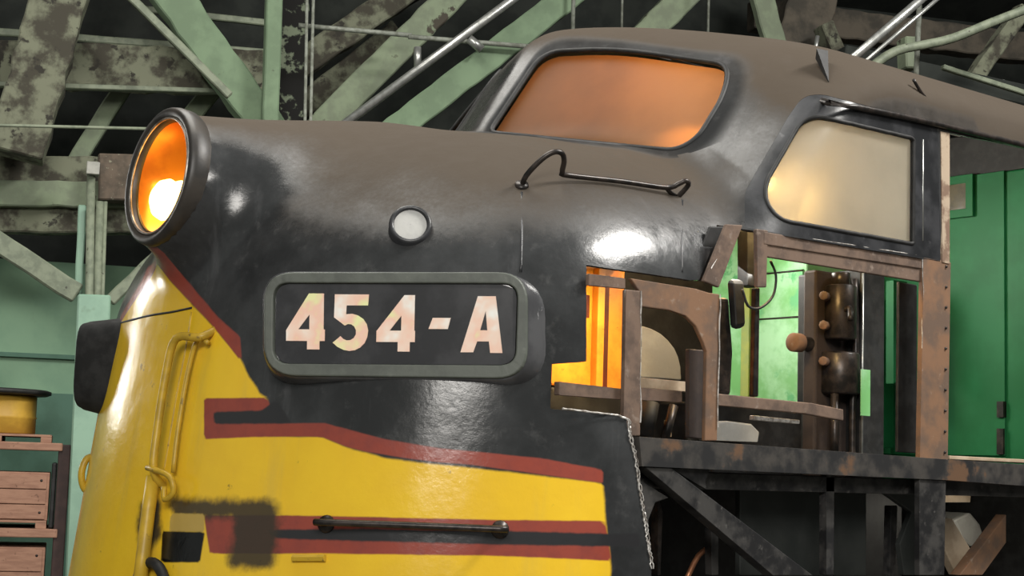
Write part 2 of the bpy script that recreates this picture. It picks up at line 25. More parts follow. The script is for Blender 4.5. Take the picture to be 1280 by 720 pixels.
'black_lower': [[20.104,-0.764],[20.663,-0.763],[21.215,-0.761],[21.758,-0.76],[22.295,-0.759],[22.824,-0.758],[23.347,-0.757],[23.864,-0.756],[24.374,-0.755],[24.879,-0.754],[25.378,-0.753],[25.873,-0.752],[26.362,-0.751],[26.847,-0.75],[27.327,-0.749],[27.803,-0.748],[28.275,-0.747],[28.744,-0.746],[29.201,-0.745],[29.655,-0.745],[30.106,-0.744],[30.554,-0.744],[30.999,-0.743],[31.442,-0.743],[31.882,-0.743],[32.32,-0.742],[32.757,-0.742],[33.191,-0.741],[33.623,-0.741],[34.054,-0.741],[34.484,-0.74],[34.912,-0.74],[35.34,-0.74],[35.766,-0.739],[36.192,-0.739],[36.617,-0.739],[37.041,-0.739],[37.466,-0.738],[37.89,-0.738],[38.314,-0.738],[38.738,-0.738],[39.163,-0.737],[39.588,-0.737],[40.014,-0.737],[40.441,-0.737],[40.869,-0.737],[41.298,-0.736],[41.729,-0.736],[42.161,-0.736],[42.596,-0.736],[43.032,-0.736],[43.485,-0.736],[43.94,-0.736],[44.398,-0.736],[44.86,-0.736],[45.325,-0.736],[45.794,-0.736],[46.267,-0.737],[46.745,-0.737],[47.228,-0.737],[47.717,-0.737],[48.211,-0.737],[48.711,-0.737],[49.218,-0.738],[49.732,-0.738],[50.254,-0.738],[50.785,-0.738],[51.324,-0.739],[51.873,-0.739],[52.433,-0.739],[53.003,-0.74],[53.656,-0.74],[54.324,-0.74],[55.009,-0.74],[55.712,-0.74],[56.433,-0.74],[56.453,-0.765],[56.472,-0.791],[55.75,-0.79],[55.046,-0.789],[54.359,-0.788],[53.69,-0.788],[53.037,-0.787],[52.466,-0.787],[51.907,-0.786],[51.358,-0.786],[50.818,-0.786],[50.288,-0.785],[49.766,-0.785],[49.252,-0.785],[48.746,-0.785],[48.246,-0.785],[47.753,-0.785],[47.265,-0.785],[46.783,-0.784],[46.306,-0.784],[45.834,-0.784],[45.366,-0.784],[44.902,-0.784],[44.441,-0.784],[43.984,-0.784],[43.53,-0.784],[43.079,-0.784],[42.644,-0.784],[42.21,-0.784],[41.779,-0.784],[41.35,-0.784],[40.922,-0.784],[40.495,-0.784],[40.069,-0.784],[39.645,-0.784],[39.221,-0.784],[38.798,-0.784],[38.375,-0.784],[37.952,-0.784],[37.529,-0.784],[37.107,-0.784],[36.684,-0.784],[36.26,-0.784],[35.836,-0.785],[35.412,-0.785],[34.986,-0.785],[34.56,-0.785],[34.132,-0.785],[33.703,-0.785],[33.272,-0.786],[32.84,-0.786],[32.406,-0.786],[31.969,-0.786],[31.531,-0.787],[31.091,-0.787],[30.647,-0.787],[30.202,-0.787],[29.753,-0.788],[29.301,-0.788],[28.847,-0.788],[28.374,-0.789],[27.897,-0.789],[27.417,-0.789],[26.932,-0.79],[26.442,-0.79],[25.948,-0.79],[25.448,-0.791],[24.944,-0.791],[24.434,-0.791],[23.918,-0.792],[23.395,-0.792],[22.867,-0.793],[22.331,-0.793],[21.788,-0.794],[21.238,-0.794],[20.68,-0.795],[20.393,-0.779]],
'over_blotch': [[5.878,-0.688],[6.767,-0.687],[7.629,-0.687],[8.467,-0.686],[9.282,-0.685],[10.074,-0.684],[10.846,-0.684],[11.599,-0.683],[12.333,-0.682],[13.05,-0.682],[13.751,-0.681],[14.436,-0.68],[15.107,-0.68],[15.764,-0.679],[16.408,-0.679],[17.04,-0.678],[17.66,-0.678],[18.269,-0.677],[18.868,-0.677],[19.456,-0.676],[20.036,-0.676],[20.386,-0.694],[20.731,-0.713],[20.711,-0.731],[20.69,-0.75],[20.67,-0.769],[20.639,-0.788],[20.608,-0.808],[20.576,-0.827],[20.545,-0.847],[20.514,-0.866],[20.483,-0.885],[19.944,-0.887],[19.397,-0.888],[18.842,-0.889],[18.277,-0.891],[17.704,-0.892],[17.12,-0.893],[16.527,-0.895],[16.527,-0.876],[16.527,-0.858],[16.526,-0.839],[16.526,-0.821],[16.526,-0.802],[16.526,-0.783],[16.526,-0.765],[16.509,-0.739],[16.493,-0.714],[15.827,-0.714],[15.147,-0.715],[14.453,-0.715],[13.743,-0.715],[13.017,-0.716],[12.273,-0.716],[11.51,-0.716],[10.708,-0.717],[9.884,-0.718],[9.036,-0.719],[8.163,-0.719],[7.263,-0.72],[6.58,-0.704]],
'over_left': [[0.259,-0.706],[1.258,-0.702],[2.231,-0.699],[3.177,-0.695],[3.372,-0.715],[3.566,-0.735],[3.759,-0.754],[3.949,-0.774],[4.137,-0.794],[4.324,-0.813],[3.895,-0.831],[3.461,-0.849],[3.023,-0.868],[2.579,-0.886],[2.192,-0.868],[1.798,-0.85],[1.398,-0.832],[0.993,-0.813],[0.581,-0.795],[0.501,-0.773],[0.421,-0.751],[0.34,-0.728]],
'pocket': [[5.118,-0.799],[5.89,-0.798],[6.642,-0.797],[7.376,-0.795],[8.092,-0.794],[8.79,-0.793],[9.472,-0.792],[10.139,-0.791],[10.791,-0.79],[11.429,-0.789],[12.054,-0.788],[12.049,-0.805],[12.044,-0.821],[12.039,-0.837],[12.034,-0.854],[12.029,-0.87],[12.024,-0.886],[12.019,-0.903],[11.386,-0.904],[10.739,-0.906],[10.078,-0.908],[9.401,-0.909],[8.709,-0.911],[8.0,-0.913],[7.273,-0.915],[6.528,-0.917],[5.763,-0.919],[5.673,-0.902],[5.582,-0.885],[5.49,-0.867],[5.398,-0.85],[5.305,-0.833],[5.212,-0.816]],
'yellow_tab': [[6.043,-0.729],[6.787,-0.727],[7.513,-0.726],[8.221,-0.725],[8.913,-0.724],[9.588,-0.723],[10.249,-0.722],[10.895,-0.72],[11.528,-0.719],[11.631,-0.737],[11.734,-0.754],[11.836,-0.771],[11.937,-0.788],[11.303,-0.79],[10.655,-0.791],[9.992,-0.792],[9.315,-0.794],[8.621,-0.795],[7.911,-0.796],[7.183,-0.798],[6.436,-0.799],[6.339,-0.782],[6.241,-0.764],[6.142,-0.746]],
'lamp_small': [[0.584,-1.091,2.833]],
'lamp_small_n': [[-0.682,-0.496,0.537]],
'iron_up_feet': [[1.0,-1.244,3.039],[1.745,-1.355,3.089]],
'iron_up_feet_n': [[-0.361,-0.586,0.726],[-0.051,-0.702,0.71]],
'iron_low_feet': [[0.301,-1.034,1.717],[0.755,-1.479,1.719]],
'iron_low_feet_n': [[-0.862,-0.494,0.112],[-0.456,-0.888,0.059]],
'rail_yellow': [[0.186,-0.323,2.453],[0.179,-0.313,2.411],[0.17,-0.186,2.406],[0.151,-0.156,2.27],[0.121,-0.157,2.043],[0.101,-0.175,1.877],[0.093,-0.164,1.819]],
'rail_yellow_n': [[-0.987,-0.098,0.128],[-0.987,-0.094,0.128],[-0.991,-0.047,0.129],[-0.991,-0.038,0.129],[-0.991,-0.038,0.129],[-0.991,-0.044,0.129],[-0.991,-0.04,0.129]],
'rail_low': [[0.097,-0.144,1.857],[0.08,-0.152,1.724],[0.056,-0.173,1.537]],
'rail_low_n': [[-0.991,-0.034,0.129],[-0.991,-0.036,0.129],[-0.991,-0.043,0.129]],
'seam_h': [[0.262,0.672,2.536],[0.215,0.457,2.535],[0.19,0.219,2.541],[0.184,0.029,2.543],[0.187,-0.138,2.551]],
'seam_h_n': [[-0.949,0.265,0.17],[-0.976,0.158,0.153],[-0.988,0.06,0.142],[-0.99,0.004,0.139],[-0.989,-0.033,0.142]],
'seam_v': [[0.185,-0.143,2.534],[0.163,-0.148,2.368],[0.142,-0.14,2.205],[0.117,-0.142,2.011],[0.1,-0.142,1.882]],
'seam_v_n': [[-0.99,-0.034,0.138],[-0.991,-0.035,0.129],[-0.991,-0.033,0.129],[-0.991,-0.033,0.129],[-0.991,-0.033,0.129]],
'bump': [[0.145,-0.284,3.022],[0.175,-0.158,2.755]],
'bump_n': [[-0.279,-0.95,-0.14],[-0.84,-0.338,-0.425]],
'tab_black': [[2.655,-1.365,3.816],[2.558,-1.473,3.691]],
'tab_black_n': [[-0.394,-0.45,0.801],[-0.497,-0.496,0.712]],
'tab_black2': [[3.091,-1.579,3.727]],
'tab_black2_n': [[-0.0,-0.848,0.53]],
'nb_center': [[0.483,-1.164,2.457]],
'nb_center_n': [[-0.796,-0.596,0.106]],
'vseam': [[0.981,-1.268,3.008],[0.894,-1.381,2.83],[0.849,-1.438,2.668]],
'vseam_n': [[-0.379,-0.613,0.693],[-0.441,-0.739,0.51],[-0.477,-0.829,0.293]],
'vseam2': [[1.756,-1.377,3.067],[1.621,-1.511,2.872],[1.573,-1.565,2.733]],
'vseam2_n': [[-0.047,-0.726,0.686],[-0.022,-0.888,0.459],[-0.009,-0.96,0.28]],
'flap': [[0.233,-0.935,1.588],[0.296,-1.052,1.595]],
'flap_n': [[-0.898,-0.424,0.117],[-0.854,-0.508,0.111]],
'nb_n': [-0.741,-0.671,0.02],
'nb_face': [[0.124,-0.81,2.527],[0.124,-0.81,2.554],[0.128,-0.813,2.577],[0.133,-0.819,2.597],[0.141,-0.827,2.613],[0.152,-0.839,2.626],[0.166,-0.853,2.635],[0.182,-0.871,2.641],[0.2,-0.891,2.643],[0.718,-1.463,2.653],[0.736,-1.482,2.652],[0.751,-1.499,2.647],[0.764,-1.514,2.638],[0.775,-1.526,2.626],[0.783,-1.536,2.61],[0.789,-1.543,2.591],[0.793,-1.548,2.569],[0.794,-1.55,2.542],[0.795,-1.556,2.378],[0.794,-1.556,2.351],[0.791,-1.553,2.328],[0.785,-1.547,2.307],[0.776,-1.538,2.291],[0.765,-1.526,2.278],[0.752,-1.512,2.269],[0.736,-1.494,2.263],[0.718,-1.474,2.261],[0.216,-0.921,2.253],[0.196,-0.898,2.255],[0.179,-0.879,2.26],[0.164,-0.862,2.27],[0.151,-0.848,2.283],[0.141,-0.836,2.3],[0.134,-0.828,2.322],[0.129,-0.822,2.347],[0.127,-0.819,2.377]],
'nb_inner': [[0.154,-0.843,2.54],[0.155,-0.843,2.554],[0.156,-0.845,2.566],[0.159,-0.848,2.576],[0.164,-0.853,2.585],[0.17,-0.859,2.592],[0.177,-0.866,2.596],[0.185,-0.876,2.599],[0.195,-0.886,2.6],[0.726,-1.473,2.609],[0.736,-1.484,2.608],[0.744,-1.492,2.606],[0.75,-1.5,2.601],[0.756,-1.506,2.595],[0.76,-1.511,2.587],[0.763,-1.515,2.576],[0.765,-1.517,2.564],[0.765,-1.518,2.551],[0.763,-1.521,2.372],[0.762,-1.521,2.358],[0.76,-1.519,2.346],[0.757,-1.516,2.336],[0.753,-1.511,2.328],[0.747,-1.505,2.321],[0.74,-1.497,2.317],[0.732,-1.489,2.314],[0.723,-1.478,2.312],[0.199,-0.9,2.301],[0.189,-0.889,2.302],[0.181,-0.88,2.304],[0.174,-0.872,2.309],[0.168,-0.865,2.315],[0.163,-0.86,2.324],[0.16,-0.856,2.334],[0.158,-0.853,2.346],[0.157,-0.852,2.36]],
'nb_base': [[0.247,-0.6,2.557],[0.251,-0.594,2.586],[0.257,-0.593,2.611],[0.263,-0.598,2.631],[0.271,-0.609,2.648],[0.279,-0.626,2.66],[0.288,-0.649,2.668],[0.298,-0.678,2.672],[0.309,-0.713,2.672],[0.778,-1.397,2.658],[0.815,-1.421,2.656],[0.847,-1.443,2.649],[0.874,-1.462,2.635],[0.896,-1.478,2.615],[0.913,-1.492,2.59],[0.926,-1.504,2.558],[0.934,-1.512,2.52],[0.937,-1.517,2.477],[0.941,-1.522,2.402],[0.94,-1.524,2.363],[0.933,-1.523,2.329],[0.922,-1.52,2.3],[0.905,-1.515,2.276],[0.883,-1.507,2.257],[0.857,-1.496,2.243],[0.826,-1.481,2.234],[0.792,-1.463,2.23],[0.272,-0.835,2.217],[0.259,-0.8,2.219],[0.248,-0.767,2.225],[0.24,-0.738,2.236],[0.234,-0.712,2.25],[0.23,-0.69,2.268],[0.228,-0.672,2.291],[0.228,-0.659,2.317],[0.229,-0.649,2.348]],
'nb_corner': [[0.153,-0.841,2.6],[0.766,-1.517,2.61],[0.762,-1.522,2.313],[0.158,-0.855,2.3]],
't4a': [[0.181,-0.872,2.561],[0.286,-0.995,2.352]],
't5': [[0.303,-1.007,2.561],[0.4,-1.121,2.352]],
't4b': [[0.417,-1.133,2.561],[0.515,-1.248,2.353]],
'dash': [[0.55,-1.282,2.481],[0.602,-1.341,2.441]],
'tA': [[0.629,-1.367,2.562],[0.737,-1.492,2.356]],
'postA': [[1.246,2.631],[1.326,2.633],[1.339,2.078],[1.284,2.076],[1.249,2.15]],
'strutback': [[1.776,2.945],[1.875,2.957],[1.763,2.717],[1.661,2.714]],
'plate1': [[1.067,2.675],[1.257,2.676],[1.258,2.636],[1.068,2.63]],
'archplate': [[1.278,2.678],[1.638,2.672],[1.712,2.663],[1.772,2.663],[1.772,2.075],[1.703,2.072],[1.704,2.425],[1.684,2.462],[1.642,2.522],[1.582,2.559],[1.493,2.573],[1.328,2.574],[1.326,2.633]],
'strut': [[1.793,2.949],[1.888,2.957],[1.753,2.687],[1.665,2.704]],
'postBin': [[1.689,2.439],[1.781,2.44],[1.781,2.081],[1.698,2.085]],
'rail2': [[0.947,2.263],[1.297,2.253],[1.298,2.213],[0.949,2.213]],
'rail3': [[1.453,2.273],[1.703,2.271],[1.705,2.226],[1.455,2.223]],
'shelf3': [[1.5,2.318],[1.804,2.314],[1.805,2.274],[1.501,2.277]],
'rail4': [[1.816,2.266],[2.404,2.257],[2.607,2.24],[2.608,2.191],[2.343,2.21],[1.817,2.218]],
'rail4lip': [[2.079,2.191],[2.367,2.184],[2.367,2.167],[2.079,2.171]],
'belt': [[1.314,2.074],[3.248,2.044],[3.74,2.039],[4.341,2.032],[4.34,1.925],[3.74,1.938],[3.248,1.95],[1.331,1.963]],
'postC': [[3.093,2.955],[3.3,2.955],[3.276,1.979],[3.067,1.982]],
'postClow': [[3.067,1.982],[3.264,1.965],[3.252,1.522],[3.069,1.525]],
'headrail': [[2.02,2.946],[3.118,2.955],[3.119,2.903],[2.021,2.893]],
'headrail2': [[2.043,2.897],[3.146,2.908],[3.134,2.844],[2.044,2.844]],
'postD': [[1.978,2.953],[2.047,2.955],[2.042,2.716],[1.988,2.711]],
'strip': [[3.217,3.558],[3.285,3.561],[3.286,2.945],[3.23,2.947]],
'brace': [[1.36,1.96],[1.497,1.963],[2.346,1.536],[2.097,1.54]],
'gusset': [[1.517,1.963],[1.75,1.966],[1.724,1.912],[1.729,1.88]],
'gusset2': [[1.364,1.911],[1.52,1.846],[1.447,1.827],[1.411,1.759],[1.423,1.638]],
'lowbar': [[2.544,1.968],[2.597,1.966],[2.598,1.527],[2.55,1.528]],
'lowpanel': [[2.326,1.887],[3.201,1.895],[3.204,1.496],[2.334,1.511]],
'lowbar2': [[3.389,1.822],[3.438,1.822],[3.422,1.493],[3.379,1.493]],
'lowbar3': [[2.043,1.718],[2.087,1.718],[2.092,1.522],[2.053,1.522]],
'lowbar4': [[1.63,1.843],[1.658,1.786],[1.652,1.536],[1.634,1.536]],
'lowpanel2': [[3.073,1.939],[3.447,1.947],[3.449,1.499],[3.357,1.501],[3.325,1.646],[3.416,1.795]],
'b_door': [[-0.869,3.557],[-1.237,3.611],[-1.231,2.065],[-0.87,2.081]],
'b_win': [[-0.869,3.571],[-1.056,3.578],[-1.056,3.349],[-0.869,3.333]],
'b_win_in': [[-0.869,3.54],[-1.016,3.548],[-1.016,3.375],[-0.869,3.368]],
'hinge': [[-1.194,2.365],[-1.232,2.365],[-1.232,2.282],[-1.194,2.283]],
'hinge2': [[-1.193,2.225],[-1.231,2.225],[-1.231,2.093],[-1.193,2.101]],
'g_pale': [[0.269,3.323],[0.025,3.299],[0.006,2.359],[0.247,2.363]],
'g_panel': [[-0.043,3.203],[-0.388,3.086],[-0.398,2.345],[-0.057,2.402]],
'stand': [[2.978,2.94],[3.253,2.942],[3.261,2.284],[2.988,2.297]],
'cabinet': [[3.166,2.917],[3.43,2.92],[3.437,2.089],[3.175,2.088]],
'gstrip': [[4.066,2.911],[4.191,2.922],[4.197,2.117],[4.086,2.113]],
'gstrip2': [[3.927,2.992],[4.044,2.995],[4.033,2.492],[3.931,2.444]],
'darkpost': [[3.113,2.856],[3.246,2.854],[3.249,2.068],[3.106,2.071]],
'seat': [[1.94,2.583],[2.013,2.586],[2.063,2.579],[2.119,2.562],[2.165,2.537],[2.206,2.504],[2.233,2.466],[2.25,2.42],[2.256,2.362],[1.947,2.358]],
'door_orange': [[1.664,2.724],[1.867,2.722],[1.88,2.322],[1.678,2.324]],
'cream_low': [[2.198,2.18],[2.415,2.2],[2.418,2.104],[2.19,2.103]],
'grey_lump': [[2.263,2.171],[2.351,2.181],[2.509,2.174],[2.563,2.14],[2.553,2.093],[2.265,2.09]],
'dark_thing': [[2.054,2.693],[2.133,2.7],[2.164,2.468],[2.153,2.278],[2.063,2.29]],
'rubber': [[2.111,2.778],[2.182,2.781],[2.197,2.574],[2.136,2.562]],
'pipe_v': [[2.113,2.73],[2.138,2.732],[2.138,2.271],[2.108,2.27]],
'bar_top': [[2.197,3.0],[2.259,3.004],[2.264,2.754],[2.203,2.756]],
'handle_far': [[0.284,1.931],[0.229,1.926],[0.206,1.863],[0.218,1.799],[0.255,1.763]],
'beams': {"corbel":[[-0.485,6.2,5.653],[-0.715,6.2,4.469],0.421],"tie_mottled":[[-0.35,7.0,5.209],[1.323,7.0,5.311],0.376],"tie_lip":[[-0.447,6.92,4.997],[1.016,6.92,5.087],0.041],"strip_a":[[-0.333,7.25,5.503],[1.343,7.25,5.539],0.064],"strip_b":[[0.562,7.25,5.811],[1.331,7.25,5.806],0.058],"rafter_a":[[0.046,7.35,5.134],[-0.284,7.35,4.486],0.147],"rafter_b":[[0.843,7.35,5.231],[0.491,7.35,4.699],0.165],"rafter_l":[[-0.669,7.35,5.052],[-0.998,7.35,4.399],0.17],"pipe_thin":[[-1.034,5.8,4.386],[0.498,5.8,4.483],0.025],"beam_b":[[-1.075,6.8,4.234],[0.38,6.8,4.319],0.226],"beam_c":[[-1.054,6.69,4.008],[0.385,6.69,4.106],0.211],"beam_d":[[-1.047,6.8,3.811],[0.402,6.8,3.909],0.212],"brown_block":[[0.041,6.45,4.375],[0.062,6.45,3.997],0.326],"conduit_a":[[-0.176,6.25,4.178],[-0.038,6.25,1.027],0.066],"conduit_b":[[-0.094,6.3,3.949],[-0.035,6.3,2.004],0.061],"conduit_c":[[-0.051,6.32,3.955],[0.002,6.32,2.005],0.031],"conduit_box":[[-0.168,6.2,4.235],[-0.163,6.2,4.145],0.098],"stud":[[-0.227,6.42,3.932],[-0.215,6.42,3.212],0.061],"brace_l":[[-1.011,6.27,3.674],[-0.222,6.27,3.203],0.161],"brace_r":[[0.025,6.27,3.161],[0.303,6.27,3.471],0.094],"column":[[-0.098,5.87,3.165],[-0.059,5.87,0.93],0.245],"batten":[[0.026,6.35,5.674],[0.887,6.35,4.914],0.067],"brace_main":[[0.341,6.7,5.878],[1.244,6.7,4.755],0.303],"post_pale":[[1.218,6.45,5.919],[1.24,6.45,4.624],0.133],"post_black":[[1.484,7.25,6.182],[1.512,7.25,4.803],0.255],"drop_a":[[1.486,6.45,5.949],[1.525,6.45,4.648],0.027],"drop_b":[[1.54,6.45,5.955],[1.572,6.45,4.652],0.027],"maft_a":[[2.63,7.5,6.384],[1.662,7.5,5.588],0.246],"maft_b":[[2.398,7.75,5.876],[1.643,7.75,5.174],0.22],"diag1":[[2.922,6.95,6.228],[1.589,6.95,4.681],0.251],"pipe_steel":[[3.236,5.8,5.923],[1.623,5.8,4.53],0.071],"diag2":[[3.909,6.5,6.208],[2.138,6.5,4.642],0.234],"thin_c":[[1.543,6.55,5.615],[2.316,6.55,5.626],0.042],"thin_d":[[2.461,6.4,5.574],[3.42,6.4,5.595],0.042],"fit_a":[[2.444,6.4,5.468],[2.45,6.4,5.329],0.063],"fit_b":[[2.892,6.35,5.585],[2.979,6.35,5.523],0.08],"blk_a":[[5.012,6.7,6.345],[4.647,6.7,5.93],0.249],"blk_b":[[5.752,6.7,6.428],[5.913,6.7,5.91],0.215],"hang_a":[[3.82,6.4,6.126],[3.823,6.4,5.766],0.037],"hang_b":[[4.273,6.4,6.177],[4.275,6.4,5.813],0.022],"hang_c":[[5.095,6.4,6.269],[5.094,6.4,5.899],0.023],"r_pipe1":[[5.688,3.6,5.522],[4.917,3.6,4.825],0.065],"r_pipe2":[[5.683,3.5,5.432],[4.961,3.5,4.777],0.029],"r_vert":[[5.85,4.0,5.666],[5.811,4.0,4.85],0.041],"r_block":[[5.895,4.2,5.377],[5.91,4.2,5.125],0.111],"r_black":[[5.731,4.6,5.268],[7.218,4.6,5.114],0.175],"r_strip":[[6.292,4.4,5.223],[7.086,4.4,5.071],0.04],"r_timb":[[7.398,5.2,5.827],[6.954,5.2,5.221],0.128],"r_wood1":[[6.444,7.0,6.591],[6.284,7.0,5.945],0.489],"r_wood2":[[6.416,6.6,6.089],[6.6,6.6,5.726],0.135],"r_white":[[6.074,6.2,5.912],[6.044,6.2,5.724],0.039],"r_white2":[[7.206,5.0,5.339],[7.167,5.0,5.059],0.03],"r_beam":[[6.99,7.4,6.44],[9.072,7.4,6.424],0.3]},
'r_green_pipe': [[6.764,3.8,5.617],[6.347,3.8,5.427],[6.006,3.8,5.267],[5.737,3.8,5.184],[5.571,3.8,5.136],[5.439,3.8,5.062],[5.308,3.8,4.952]],
'drum': [[-0.715,2.436],[-0.367,2.452],[-0.469,2.398],[-0.451,2.109]],
'pallet_top': [[-0.836,2.089],[-0.351,2.1],[-0.347,2.04],[-0.831,2.023]],
'board_top': [[-0.831,2.023],[-0.277,2.036],[-0.273,1.976],[-0.828,1.964]],
'crate1': [[-0.817,1.797],[-0.345,1.811],[-0.328,1.44],[-0.793,1.43]],
'board_mid': [[-0.79,1.382],[-0.272,1.387],[-0.274,1.321],[-0.785,1.318]],
'pallet_mid': [[-0.793,1.436],[-0.334,1.44],[-0.331,1.392],[-0.79,1.382]],
'crate2': [[-0.781,1.247],[-0.322,1.249],[-0.301,0.917],[-0.759,0.912]],
'rack': [[-0.297,2.084],[-0.221,2.087],[-0.162,0.918],[-0.232,0.917]],
'wallpanel': [[-1.281,3.602],[0.607,3.727],[0.653,2.883],[-1.227,2.79]],
'wallpanel2': [[-1.224,2.749],[0.655,2.841],[0.672,2.529],[-1.204,2.448]],
'rightbits': [[5.151,1.916],[5.626,1.929],[5.623,1.364],[5.152,1.358]],
'rb_plank1': [[3.936,1.76],[4.017,1.76],[4.237,1.549],[4.168,1.473],[4.058,1.475],[3.936,1.624]],
'rb_plank2': [[4.117,1.791],[4.116,1.653],[3.912,1.495],[3.727,1.498]],
'rb_grey': [[4.74,1.734],[4.907,1.779],[5.0,1.712],[5.062,1.608],[4.907,1.582],[4.8,1.636]],
'rb_win': [[4.643,1.883],[4.907,1.883],[4.9,1.833],[4.651,1.83]],
'cable': [[2.166,2.847],[2.202,2.786],[2.184,2.699],[2.104,2.641],[2.03,2.644],[1.995,2.708]],
'console_black': [[2.259,2.715],[2.779,2.761],[2.794,2.129],[2.278,2.11]],
'low_console': [[2.367,2.258],[3.262,2.218],[3.263,2.09],[2.372,2.061]],
'tubes1': [[1.907,2.226],[1.854,2.072]],
'tubes2': [[1.867,2.239],[1.834,2.095]]
}
# ------------------------------------------------------------------ the body surface
W=1.6; A=2.4; Z0=2.45; KP=35.0
def smax(a,b,k):
    h=np.maximum(k-np.abs(a-b),0)/k
    return np.maximum(a,b)+h*h*k*.25
def smin(a,b,k): return -smax(-a,-b,k)
L=1.25; NP=2.3
def nose(s,y,z):
    rake=.16+.13*(np.minimum(z,3.0)-2.36)
    sp=s-rake
    ht=3.305+.115*(np.clip(s,0,2.2)-.2)
    mv=2.35+.9*np.exp(-(y/.5)**2)
    pl=(np.abs(y)/W)**NP+(np.maximum(0,L-sp)/L)**NP
    vv=np.maximum(0,z-Z0)/(ht-Z0)
    d=(pl**(mv/NP)+vv**mv)**(1/mv)-1
    # headlight barrel fairing, axis raked up a little
    ax=3.085-.075*np.clip(s-.1,0,1.2)
    rr=np.sqrt(y*y+(z-ax)**2)-(.262+.17*np.clip(s,0,1.2))
    t=smax(rr,.10-s+ -.087*(z-3.1)*-1,.03)
    t=smax(t,s-1.3,.3)
    return smin(d,t,.22)
def upper(s,y,z):
    ay=np.abs(y)
    fr=((1.71+.42*np.sqrt(ay*ay+.0015)+.63*(z-3.56))-s)*.80
    side=ay-W
    roof=(z-(3.445+.73*np.maximum(0,1-(np.minimum(ay,1.71)/1.72)**2.0)**.5-.28*np.minimum(ay,1.3)**2*np.clip((3.0-s)/.9,0,1)**2))*.9
    f=smax(fr,roof,.22)
    f=smax(f,2.9-3*np.maximum(0,s-1.85)-z,.1)
    kk=.05+.16/(1+np.exp(-(fr-roof)/.06))
    return smax(f,side,kk)
def body(s,y,z):
    return np.maximum(smin(nose(s,y,z),upper(s,y,z),.09),np.abs(y)-W)
def chart(p,v):
    p=np.asarray(p,float);v=np.asarray(v,float)
    ap=np.abs(p);sg=np.where(p<0,-1.,1.)
    az=np.radians(np.minimum(ap,90)); s0=A+np.maximum(0,ap-90)/KP
    el=np.maximum(v,0)/1.6; zz=Z0+np.minimum(v,0)
    d=np.stack([-np.cos(az)*np.cos(el),-np.sin(az)*np.cos(el)*sg,np.sin(el)],-1)
    o=np.stack([s0,0*s0,zz],-1)
    lo=np.full(s0.shape,.3);hi=np.full(s0.shape,3.6)
    for _ in range(34):
        m=(lo+hi)/2;q=o+m[...,None]*d
        ins=body(q[...,0],q[...,1],q[...,2])<0
        lo=np.where(ins,m,lo);hi=np.where(ins,hi,m)
    return o+((lo+hi)/2)[...,None]*d
def grad(q,e=1e-3):
    s,y,z=q[...,0],q[...,1],q[...,2]
    g=np.stack([body(s+e,y,z)-body(s-e,y,z),body(s,y+e,z)-body(s,y-e,z),body(s,y,z+e)-body(s,y,z-e)],-1)
    return g/np.linalg.norm(g,axis=-1,keepdims=True)
def inv(q):
    s,y,z=q[...,0],q[...,1],q[...,2]
    sg=np.where(y>0,-1.,1.)
    az=np.degrees(np.arctan2(np.abs(y),A-s))
    p=np.where(s>A,90+(s-A)*KP,az)
    h=np.where(s>A,np.abs(y),np.hypot(A-s,y))
    v=np.where(z<Z0,z-Z0,1.6*np.arctan2(z-Z0,h))
    return p*sg,v
